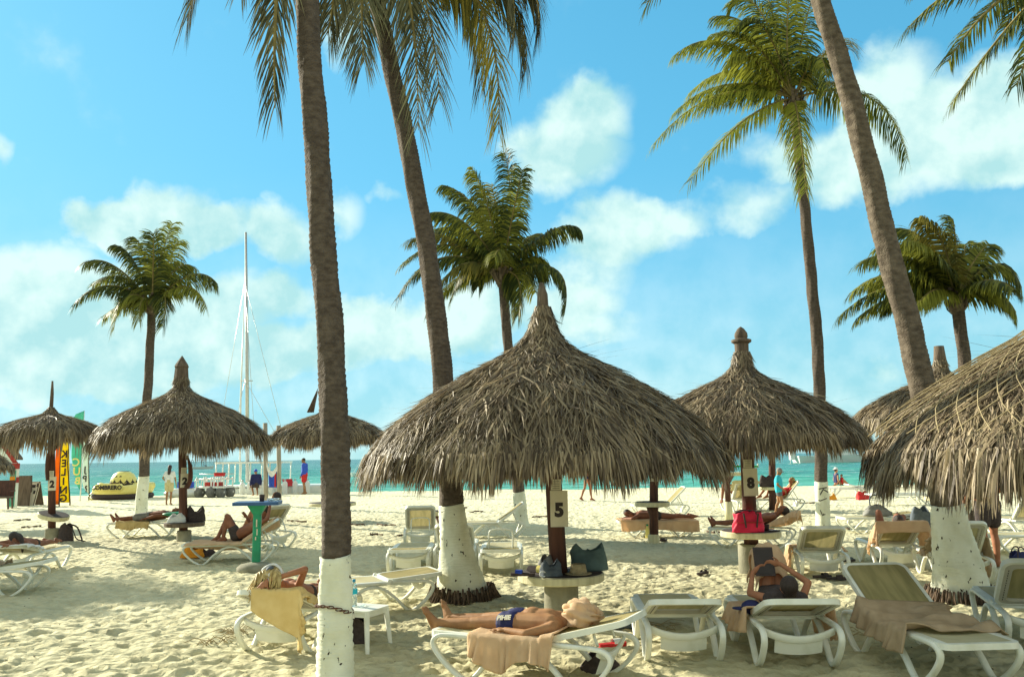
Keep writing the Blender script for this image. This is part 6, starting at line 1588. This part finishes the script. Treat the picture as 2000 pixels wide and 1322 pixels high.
# ------------------------------------------------------------------ boats on the water
def motor_boat(label, px, py, length, hull, rz, cabin=True, mast=None, arch=False, Y=None):
    g = G(px, py, -.35); root = thing('motor_boat', label, 'boat', g, rz, 'boats at anchor')
    vs = []
    sec = [(-.5, .30, .62), (-.3, .33, .60), (0, .34, .62), (.25, .28, .70), (.42, .14, .80), (.5, .01, .86)]
    for x, wq, top in sec:
        vs += [V3(x * length, -wq * length * .45, top * length * .14), V3(x * length * .96, -wq * length * .38, 0), V3(x * length * .95, 0, -.25), V3(x * length * .96, wq * length * .38, 0), V3(x * length, wq * length * .45, top * length * .14)]
    n = len(sec)
    fs = [(i * 5 + j, (i + 1) * 5 + j, (i + 1) * 5 + j + 1, i * 5 + j + 1) for i in range(n - 1) for j in range(4)] + [(i * 5 + 4, (i + 1) * 5 + 4, (i + 1) * 5, i * 5) for i in range(n - 1)] + [(0, 1, 2, 3, 4)]
    obj('hull', MB().add(vs, fs), M[hull], root, smooth=False)
    t = length * .09
    if cabin:
        obj('cabin', MB().prism([(-.18 * length, t), (.22 * length, t), (.13 * length, t + .17 * length), (-.14 * length, t + .17 * length)], length * .22, lambda u, v, w_: V3(u, w_, v)), M['boat_white'], root, smooth=False)
        for sg in (-1, 1): obj('window', MB().box((0, sg * length * .112, t + .10 * length), (.2 * length, .01, .06 * length)), M['ink'], root, smooth=False)
    obj('outboard_motor', MB().box((-.53 * length, 0, .10 * length), (.06 * length, .07 * length, .12 * length), bev=.05).tube([(-.54 * length, 0, .1 * length), (-.56 * length, 0, -.3)], .06, n=6), M['boat_white'], root, smooth=False)
    obj('windscreen', MB().box((.20 * length, 0, t + .03 * length), (.02, .26 * length, .07 * length), Matrix.Rotation(R(-30), 3, 'Y')), M['slate'], root, smooth=False)
    if arch:
        for x in (-.25, .1): obj('arch', MB().tube(smooth_path([(x * length, -.13 * length, t), (x * length - .3, -.12 * length, t + .22 * length), (x * length - .3, .12 * length, t + .22 * length), (x * length, .13 * length, t)]), .07, n=6), M['slate'], root)
        obj('canopy', MB().box((-.1 * length, 0, t + .24 * length), (.42 * length, .26 * length, .06)), M['slate'], root, smooth=False)
    if mast:
        obj('mast', MB().tube([(0, 0, t), (mast[0], 0, mast[1])], [.12, .05], n=6), M['boat_white'], root)
        obj('stay', MB().tube([(mast[0] * .75, 0, mast[1] * .72), (length * .42, 0, t)], .025, n=4), M['steel'], root)
    return root
motor_boat('grey launch with a canopy arch anchored far out at the left', 391, 916, 7.0, 'boat_white', R(5), False, arch=True)
motor_boat('white motor boat beside the nearest trunk', 716, 930, 4.2, 'boat_white', R(170), True)
motor_boat('bright green boat low in the water behind the leaning palm', 850, 936, 3.2, 'green_boat', R(4), False)
motor_boat('green boat behind the number eight post', 1452, 914, 4.0, 'green_boat', R(178), False)
motor_boat('long white yacht with a leaning mast beyond the right hand huts', 1632, 903, 17.0, 'boat_white', R(2), True, mast=(-1.6, 17.0))

# ------------------------------------------------------------------ tables, bags and small things
g = G(500, 1110); root = thing('bar_table', 'high table with green post and blue top on a domed foot', 'table', g, R(8))
obj('foot', MB().lathe([(.30, -.06), (.30, .02), (.25, .07), (.12, .10), (.02, .11)], n=26, jit=.03), M['concrete'], root)
obj('post', MB().box((0, 0, .56), (.125, .125, .94), bev=.02), M['green_paint'], root, smooth=False)
obj('bracket', MB().lathe([(.075, .84), (.20, 1.0), (.20, 1.01)], n=4, rot=Matrix.Rotation(R(45), 3, 'Z')), M['green_paint'], root, smooth=False)
obj('table_top', MB().prism(rrect(-.36, .36, -.30, .30, .06), .05, lambda u, v, w_: V3(u, v, 1.035 + w_)), M['blue_paint'], root, smooth=False)
obj('post_writing', MB().box((.0, -.0655, .72), (.02, .004, .12)).box((.01, -.0655, .58), (.016, .004, .1)).box((-.01, -.0655, .48), (.02, .004, .05)), M['sign'], root, smooth=False)['kind'] = 'stuff'
cu = thing('cup', 'black cup on the blue table top', 'cup', g + V3(.07, -.02, 1.061)); obj('cup_body', MB().lathe([(.036, 0), (.045, .11), (.040, .11), (.033, .012), (.002, .012)], n=16), M['black'], cu)
tr = thing('glass_tray', 'clear pale tray at the right end of the blue table', 'tray', g + V3(.24, .05, 1.061)); obj('tray_body', MB().lathe([(.08, 0), (.11, .045), (.10, .045), (.07, .008), (.002, .008)], n=18), M['clear'], tr)

g = G(1424, 1020); root = thing('bar_table', 'high cream topped table on a brown and cream post by the reader', 'table', g)
obj('post', MB().tube([(0, 0, .5), (0, 0, 1.16)], .075, n=12), M['postwood'], root); obj('post_base', MB().tube([(0, 0, -.05), (0, 0, .52)], .10, n=12), M['cream_paint'], root)
obj('bracket', MB().lathe([(.08, .98), (.19, 1.17)], n=4), M['postwood'], root, smooth=False); obj('table_top', MB().box((.03, 0, 1.21), (.72, .6, .08)), M['cream_paint'], root, smooth=False)

# small white table by the nearest trunk, with bottle, and a dark bag under it
g = G(706, 1262); root = thing('side_table', 'small white plastic side table beside the nearest trunk', 'side table', g, R(-24))
obj('table_top', MB().prism(rrect(-.19, .19, -.19, .19, .04), .018, lambda u, v, w_: V3(u, v, .345 + w_)), M['plastic'], root, smooth=False)
for k in range(4):
    an = R(90 * k); obj('apron', MB().box((.172 * math.cos(an), .172 * math.sin(an), .315), (.012 if k % 2 == 0 else .33, .33 if k % 2 == 0 else .012, .042)), M['plastic'], root, smooth=False)
for x in (-1, 1):
    for y in (-1, 1): obj('leg', MB().tube([(x * .160, y * .160, .335), (x * .195, y * .195, -.03)], [.032, .022], n=4), M['plastic'], root, smooth=False)
tp = g + V3(-.085, .045, .355)
bt = thing('water_bottle', 'clear water bottle with a blue label on the small white table', 'bottle', tp)
obj('bottle_body', MB().lathe([(.028, 0), (.033, .01), (.033, .06), (.029, .085), (.033, .11), (.033, .165), (.026, .19), (.014, .21), (.013, .225)], n=18), M['clear'], bt)
obj('label', MB().lathe([(.034, .112), (.0345, .115), (.0345, .155), (.034, .158)], n=18), M['turq'], bt); obj('bottle_cap', MB().lathe([(.016, .222), (.016, .243), (.012, .246)], n=14), M['lid_blue'], bt)
obj('loose_wrapper', MB().sheet(lambda u, v: V3(.12 * u, -.05 + .1 * v, .004 + .01 * math.sin(7 * u + 3 * v)), 5, 4), M['clear'], bt)
def bag(label, loc, dims, mt, rz=0.0, handles=0, cat='bag', slump=.25, seed=1, hm=None, fl=1.0):
    """soft bag: a slumped, creased sack with an open mouth and loop handles"""
    root = thing('bag', label, cat, loc, rz); dx, dy, dz = dims
    def fn(u, v):
        an = 2 * math.pi * v; c, s_ = math.cos(an), math.sin(an)
        e = 2.6; rr = (abs(c) ** e + abs(s_) ** e) ** (-1 / e)
        taper = 1 - .35 * (u ** 2) * slump * 2; dent = 1 - .10 * math.sin(u * 5 + 3 * c + seed) * u
        n_ = float(vnoise(np.array([4 * c + seed * 3 + 9]), np.array([u * 5.0 + 2 * s_ + 7]), seed)[0]) - .5
        n2 = float(vnoise(np.array([9 * c + seed * 3 + 19]), np.array([u * 9.0 + 6 * s_ + 17]), seed)[0]) - .5
        k = rr * taper * dent * (1 + .16 * n_ + .08 * n2)
        z = dz * u * (1 - slump * .35 * u * (1 + math.sin(an * 2 + seed)) + .12 * n_ * u)
        return V3(dx / 2 * c * k, dy / 2 * s_ * k * (1 - .5 * u * slump), max(z, 0))
    o = obj('sack', MB().sheet(fn, 14, 32), M[mt], root); solid(o, .006, -1)
    obj('bottom', MB().lathe([(.02, .002), (.4, .003)], n=16), M[mt], root).scale = (dx * .9, dy * .9, 1)
    for k in range(handles):
        y = (-1, 1)[k] * dy * .35; h = dz
        obj('handle', MB().tube(smooth_path([(-dx * .22, y, h * .55), (-dx * .2, y * .9, h * .95), (-dx * .08, y * .7, h * (1.22 * fl)), (dx * .1, y * .7, h * (1.2 * fl)), (dx * .2, y * .9, h * .93), (dx * .22, y, h * .55)]), .011, n=6, sq=.5), M[hm or mt], root)
    return root
bag('dark bag standing under the small white table', G(692, 1258) + V3(0, .05, 0), (.22, .16, .30), 'black', .3, slump=.5, seed=3)

# chain round the nearest trunk
cb = P(653, 1184, 6.83); ch = thing('chain', 'rusty chain looped round the nearest white trunk base', 'chain', (cb.x, 6.83, cb.z))
lk = MB().tube([(.021 * math.cos(t) * 1.25, .0095 * math.sin(t), 0) for t in [6.283 * i / 12 for i in range(12)]], .0042, n=5, closed=True).mesh('link', M['rust'])
nl = 28
for i in range(nl):
    an = 2 * math.pi * i / nl; rr = .142
    o = obj('link', lk, None, ch, loc=(rr * math.cos(an), rr * math.sin(an), -.028 * math.cos(an) - .030 * math.sin(an * 1.0) * 0 - .018 * math.cos(an * 2)))
    o.rotation_euler = (R(90) if i % 2 else 0, 0, an + math.pi / 2)
obj('padlock', MB().box((0, 0, 0), (.03, .018, .036)), M['steel'], ch, smooth=False, loc=(.148, -.02, -.07))

# on the table of hut 5
b5 = H5.location.copy(); tz = b5.z + .437
q = lambda px, py, dy: P(px, py, b5.y + dy)
def place(px, dy, z=tz): c = P(px, 1100, b5.y + dy); return Vector((c.x, b5.y + dy, z))
def sandal(label, loc, rz, tilt, mt, strap, ln=.27):
    root = thing('sandal', label, 'sandal', loc, rot=(tilt, 0, rz), group='sandals')
    out = [(.5, .0), (.47, .14), (.34, .185), (.15, .15), (-.1, .12), (-.35, .135), (-.48, .09), (-.5, 0), (-.48, -.09), (-.35, -.135), (-.1, -.12), (.15, -.15), (.34, -.185), (.47, -.14)]
    obj('sole', MB().prism([(x * ln, y * ln) for x, y in out], .03, lambda u, v, w_: V3(u, v, .018 + w_ + .01 * (u / ln) ** 2)), M[mt], root, smooth=False)
    obj('strap', MB().sheet(lambda u, v: V3(ln * (.02 + .28 * u), ln * .155 * math.cos(math.pi * v), .03 + .038 * math.sin(math.pi * v)), 4, 10), M[strap], root)
    return root
sandal('black slider with blue marks hanging over the rim of the number five table', place(1021, -.30), R(172), 0, 'black', 'blue')
sandal('black slider with a yellow band leaning on the number five table', place(1052, -.22) + V3(0, 0, .05), R(-35), R(62), 'black', 'yellow')
bag('dark grey bundle with white cord on the number five table', place(1076, -.30), (.24, .20, .17), 'slate', .4, slump=.6, seed=5)
bag('crumpled clear grey plastic bag behind the bundle on table five', place(1068, -.05), (.22, .2, .20), 'grey', .9, slump=.6, seed=8)
cd = thing('cord', 'white cord loop lying in front of the grey bundle', 'cord', place(1060, -.40) + V3(0, 0, .03)); obj('loop', MB().tube([(.035 * math.cos(t), .0, .03 * math.sin(t)) for t in [6.283 * i / 14 for i in range(14)]], .006, n=5, closed=True), M['white_cloth'], cd)
ht = thing('straw_hat', 'pale straw trilby on the number five table', 'hat', place(1129, -.22))
obj('brim', MB().lathe([(.07, .01), (.145, .004), (.15, .012), (.10, .016), (.07, .02)], n=28), M['straw'], ht); obj('crown', MB().lathe([(.098, .005), (.092, .05), (.080, .105), (.068, .115), (.04, .105), (.004, .102)], n=28), M['straw'], ht); obj('hat_band', MB().lathe([(.0985, .014), (.0955, .04)], n=28), M['straw'], ht)
bag('big teal shopping bag at the back of the number five table', place(1150, .12), (.42, .22, .30), 'teal_bag', .1, slump=.42, seed=11)
# on the table of hut 8
b8 = H8.location.copy(); tz8 = b8.z + .617
def place8(px, dy): c = P(px, 1030, b8.y + dy); return Vector((c.x, b8.y + dy, tz8))
rbg = bag('red cool bag with black straps on the number eight table', place8(1462, -.28), (.45, .22, .30), 'magenta', .05, slump=.22, seed=14, handles=2, hm='black', fl=.82)
obj('flap', MB().prism(rrect(-.19, .19, -.07, .07, .05), .02, lambda u, v, w_: V3(u, v, .285 + w_)), M['black'], rbg, smooth=False)
for sx in (-1, 1): obj('strap', MB().box((sx * .09, -.135, .17), (.022, .012, .20), Matrix.Rotation(R(sx * 8), 3, 'Y')), M['black'], rbg, smooth=False)
obj('seam', MB().box((0, -.125, .14), (.40, .012, .012)), M['dark_red'], rbg, smooth=False)
cp = thing('cup', 'dark cup beside the red cool bag', 'cup', place8(1497, -.12)); obj('cup_body', MB().lathe([(.035, 0), (.04, .09), (.034, .09), (.03, .01), (.002, .01)], n=14), M['black'], cp)
ph = thing('phone', 'pale phone lying right of the red cool bag', 'phone', place8(1512, -.20), R(10)); obj('phone_body', MB().box((0, 0, .006), (.15, .08, .012), bev=.01), M['black'], ph, smooth=False); obj('phone_screen', MB().box((0, 0, .013), (.13, .07, .002)), M['white_cloth'], ph, smooth=False)
b14 = H14.location
bag('black holdall on the small table behind the boy', Vector((P(1495, 950, b14.y).x, b14.y - .12, .746)), (.40, .26, .36), 'black', .1, slump=.3, seed=17)
h_ = thing('sun_hat', 'brown straw sun hat leaning on the number eight footing', 'hat', G(1501, 1123) + V3(0, -.05, .17), rot=(R(8), R(66), R(-40)))
obj('brim', MB().lathe([(.09, 0), (.20, -.012), (.21, .0), (.10, .012)], n=28), M['brown_hat'], h_); obj('crown', MB().lathe([(.10, 0), (.095, .07), (.07, .11), (.004, .12)], n=24), M['brown_hat'], h_); obj('hat_band', MB().lathe([(.102, .008), (.099, .035)], n=24), M['black'], h_)
bag('small orange bag on the sand right of the footing', G(1527, 1112), (.2, .16, .17), 'orange', .2, slump=.5, seed=19)
# hut 2 and hut 3
bp = bag('black backpack with loose straps leaning on the footing of hut two', G(128, 1060), (.30, .24, .42), 'black', .2, slump=.4, seed=21)
obj('strap', MB().tube(smooth_path([(.08, -.05, .40), (.24, -.1, .34), (.33, -.1, .14), (.36, -.12, .03), (.26, -.14, .02)]), .018, n=6, sq=.5), M['black'], bp); obj('strap', MB().tube(smooth_path([(.04, -.1, .38), (.17, -.14, .28), (.25, -.14, .1), (.38, -.15, .05), (.47, -.15, .02)]), .014, n=6, sq=.5), M['black'], bp)
b3 = H3.location; tz3 = b3.z + .428
def place3(px, dy): return Vector((P(px, 1010, b3.y + dy).x, b3.y + dy, tz3))
bag('black bag with a white side pocket on the table of hut three', place3(382, .1), (.42, .24, .34), 'black', .1, slump=.6, seed=23)
bag('grey and white beach things on the table of hut three', place3(345, -.2), (.36, .2, .20), 'white_cloth', .3, slump=.6, seed=25)
# on and by the loungers
b, a, th = on('L17'); mw = Matrix.Translation(b) @ Matrix.Rotation(a, 4, 'Z')
hb = bag('grey beach bag with a big arched handle on a lounger', mw @ V3(.85, .0, .36), (.62, .36, .24), 'grey', a, slump=.5, seed=27)
obj('handle', MB().tube(smooth_path([(-.15, 0, .16), (-.155, 0, .36), (-.08, 0, .44), (.08, 0, .44), (.155, 0, .36), (.15, 0, .16)]), .015, n=6), M['slate'], hb)
bag('slate blue backpack behind the towelled lounger', G(1800, 1040), (.42, .30, .55), 'slate', .2, slump=.3, seed=29)
bag('black bag lying left of the slate backpack', G(1764, 1034), (.46, .26, .40), 'black', .2, slump=.7, seed=31)
bag('blue bag with thin handles behind the standing man', G(1992, 1108), (.34, .2, .24), 'navy', .2, handles=2, slump=.4, seed=33, hm='black')
bag('orange cloth heaped under the lounger of the man in the cap', G(376, 1088), (.40, .25, .26), 'orange', .2, slump=.7, seed=35)
bag('dark bundle under the lounger of the man in the cap', G(402, 1086), (.34, .22, .16), 'black', .2, slump=.7, seed=37)
bag('dark bag under the head of the front lounger', G(1172, 1310), (.32, .2, .16), 'black', .2, slump=.7, seed=39)
cl = thing('cap', 'dark blue cap on the seat of the reading woman', 'cap', (Matrix.Translation(on('L3')[0]) @ Matrix.Rotation(on('L3')[1], 4, 'Z')) @ V3(1.02, -.27, .385), R(160)); obj('cap_dome', MB().ell((0, 0, .02), (.085, .085, .06), n=14), M['navy'], cl); obj('peak', MB().lathe([(.02, .005), (.08, .004), (.08, .01)], n=14, c=(.08, 0, 0)), M['navy'], cl)
for lb, px, py, rz, mt, st in (('red and white flip-flop on the sand behind the front lounger', 1196, 1266, 20, 'red', 'white_cloth'), ('dark sandal lying on its own in the open sand', 1372, 1122, 50, 'black', 'black'), ('black sandal right of the white footed post', 1290, 1058, 10, 'black', 'black'),
                         ('black flip-flop left of the big front right lounger', 1606, 1131, 12, 'black', 'black'), ('second black flip-flop left of the big front right lounger', 1634, 1134, -8, 'black', 'black'), ('dark shoe by the white cloth between two raised loungers', 1657, 1096, 30, 'black', 'slate'),
                         ('dark sandal by the feet of the boy', 1533, 1006, 10, 'black', 'black'), ('blue sandal behind the raised back of the front lounger', 1224, 1226, 20, 'slate', 'slate')):
    c = G(px, py); sandal(lb, Vector((c.x, c.y, sand_z(c.x, c.y) + .012)), R(rz), 0, mt, st)
bt = thing('water_bottle', 'yellow bottle standing by the post behind table five', 'bottle', G(1265, 1050)); obj('bottle_body', MB().lathe([(.04, 0), (.045, .02), (.045, .17), (.02, .22), (.02, .25)], n=14), M['yellow'], bt); obj('bottle_cap', MB().lathe([(.024, .245), (.024, .28)], n=12), M['green_paint'], bt)
rg_ = bag('red bag on the sand beside the white resin bed', G(1685, 976), (.5, .3, .32), 'red', .1, slump=.6, seed=41)
bag('orange and red beach toys left of the white resin bed', G(1622, 976), (.45, .3, .25), 'orange', .1, slump=.7, seed=43)
o = thing('surfboard', 'green and yellow board under the table of hut three', 'board', G(345, 1052) + V3(0, 0, .55), R(6)); obj('deck', MB().ell((0, 0, 0), (.34, .16, .05), n=18), M['green_paint'], o); obj('nose', MB().ell((.24, 0, .015), (.14, .11, .04), n=14), M['yellow'], o)

# ------------------------------------------------------------------ sea grass strands, dry fibre, small litter on the sand
rd = random.Random(9)
def strand(px0, py0, px1, py1, label, w_=.02):
    a0, a1 = G(px0, py0), G(px1, py1); c = (a0 + a1) / 2; root = None; pts = []
    for i in range(9):
        t = i / 8; p_ = a0.lerp(a1, t) + V3((rd.random() - .5) * .1, (rd.random() - .5) * .35, 0); p_.z = sand_z(p_.x, p_.y) + .035; pts.append(p_ - c)
    o = obj('seaweed', MB().tube(smooth_path(pts, 3), [w_ * (.5 + rd.random()) for _ in range(25)], n=5, sq=.5), M['root'], None, loc=c); tag(o, label, 'seaweed', 'dark strands of weed on the sand')
WEED = ['weed strand just right of the nearest trunk, farther of two', 'weed strand above the yellow raised lounger', 'short weed strand left of the yellow raised lounger', 'weed strand touching the yellow raised lounger', 'weed strand left of the footing of hut two', 'weed strand near the water between two palms', 'weed strand right of the post with number five', 'weed strand above the side-on empty lounger', 'weed strand right of the man lying face down', 'weed strand just left of the slender white trunk', 'weed strand just right of the slender white trunk', 'weed strand at the far left below the sandwich boards', 'weed strand right of the lounger with a head above it', 'weed strand behind the boy in the blue shirt']
for s_ in ((686, 1024, 716, 1023), (738, 1023, 776, 1026), (722, 1044, 745, 1046), (775, 1046, 800, 1044), (45, 1030, 78, 1028), (880, 993, 912, 992), (1040, 1010, 1075, 1009), (920, 1000, 945, 999), (1385, 1040, 1425, 1040), (1560, 1036, 1600, 1035), (1620, 1032, 1662, 1031), (30, 1018, 60, 1016), (560, 1018, 600, 1020), (1550, 985, 1590, 984)):
    strand(*s_, WEED.pop(0))
def fibre(px, py, n, r, label):
    c = G(px, py); c.z = sand_z(c.x, c.y) + .01; mb = MB()
    for i in range(n):
        a0 = rd.random() * 6.28; p0 = V3((rd.random() - .5) * r, (rd.random() - .5) * r, .005); d = V3(math.cos(a0), math.sin(a0), 0) * r * (.3 + .5 * rd.random())
        mb.tube([p0, p0 + d * .5 + V3(0, 0, .02 + .03 * rd.random()), p0 + d], .004, n=4)
    o = obj('dry_palm_fibre', mb, M['straw'], None, loc=c); tag(o, label, 'plant litter'); o['kind'] = 'stuff'
fibre(468, 1236, 22, .30, 'tangle of dry palm fibre left of the blond sleeper')
fibre(415, 1262, 16, .25, 'few dry palm fibres in the open sand at the left')
fibre(1690, 1248, 10, .3, 'dry sticks below the front right lounger')
fibre(1275, 1225, 14, .5, 'scattered dry fibre behind the front row')
mb = MB()
for i in range(300):
    px, py = rd.random() * 2000, 1035 + 285 * rd.random() ** .8; c = G(px, py); z = float(sand_height(np.array([c.x]), np.array([c.y]))[0])
    r_ = .0025 + .006 * rd.random() ** 2; mb.ell((c.x, c.y, z + r_ * .3), (r_ * (1 + rd.random()), r_, r_ * .6), Matrix.Rotation(rd.random() * 3, 3, 'Z'), n=5, m_=4)
o = obj('sand_debris', mb, M['root'], None); o['kind'] = 'stuff'; tag(o, 'specks of dark debris scattered over the sand', 'debris')

# net over the roof of the right hand hut
rt9 = H9; Yb = H9.location.y; sc = F_PX / Yb; ce = P(2098, 893, Yb); ct = P(2098, 552, Yb); Rr = 378 / sc; ox, ox2 = ce.x - H9.location.x, ct.x - H9.location.x
mb = MB(); pr, pz = PROFILE[::-1, 0] * Rr, ce.z + (ct.z - ce.z) * PROFILE[::-1, 1]
for sg in (-1, 1):
    for k in range(44):
        a0 = 2 * math.pi * k / 44; pts = []
        for i in range(14):
            t = .12 + .62 * i / 13; f = t * (len(pr) - 1); r_ = np.interp(f, range(len(pr)), pr); z_ = np.interp(f, range(len(pr)), pz); an = a0 + sg * t * 1.5
            lump = 1 + .022 * math.sin(an * 5 + 14) + .018 * math.sin(an * 11 + 28); o_ = ox + (ox2 - ox) * (z_ - ce.z) / (ct.z - ce.z)
            pts.append((o_ + r_ * lump * math.cos(an) + .05 * math.cos(an), r_ * lump * math.sin(an) + .05 * math.sin(an), z_ + .06))
        mb.tube(pts, .0045, n=4, cap=False)
o = obj('roof_net', mb, M['straw'], H9); o['kind'] = 'stuff'
# initials cut in the slender palm's paint
cj = P(1606, 965, 20 - .175); root = thing('painted_initials', 'dark letters painted down the slender white trunk', 'graffiti', cj)
text_obj('letter', 'K', .28, M['ink'], root, facing_cam((.02, 0, .08)) @ Matrix.Rotation(R(-80), 4, 'Z')); text_obj('letter', 'J', .22, M['ink'], root, facing_cam((.02, 0, -.12)) @ Matrix.Rotation(R(-70), 4, 'Z')); text_obj('letter', 'L', .2, M['ink'], root, facing_cam((-.02, 0, -.42)) @ Matrix.Rotation(R(20), 4, 'Z'))
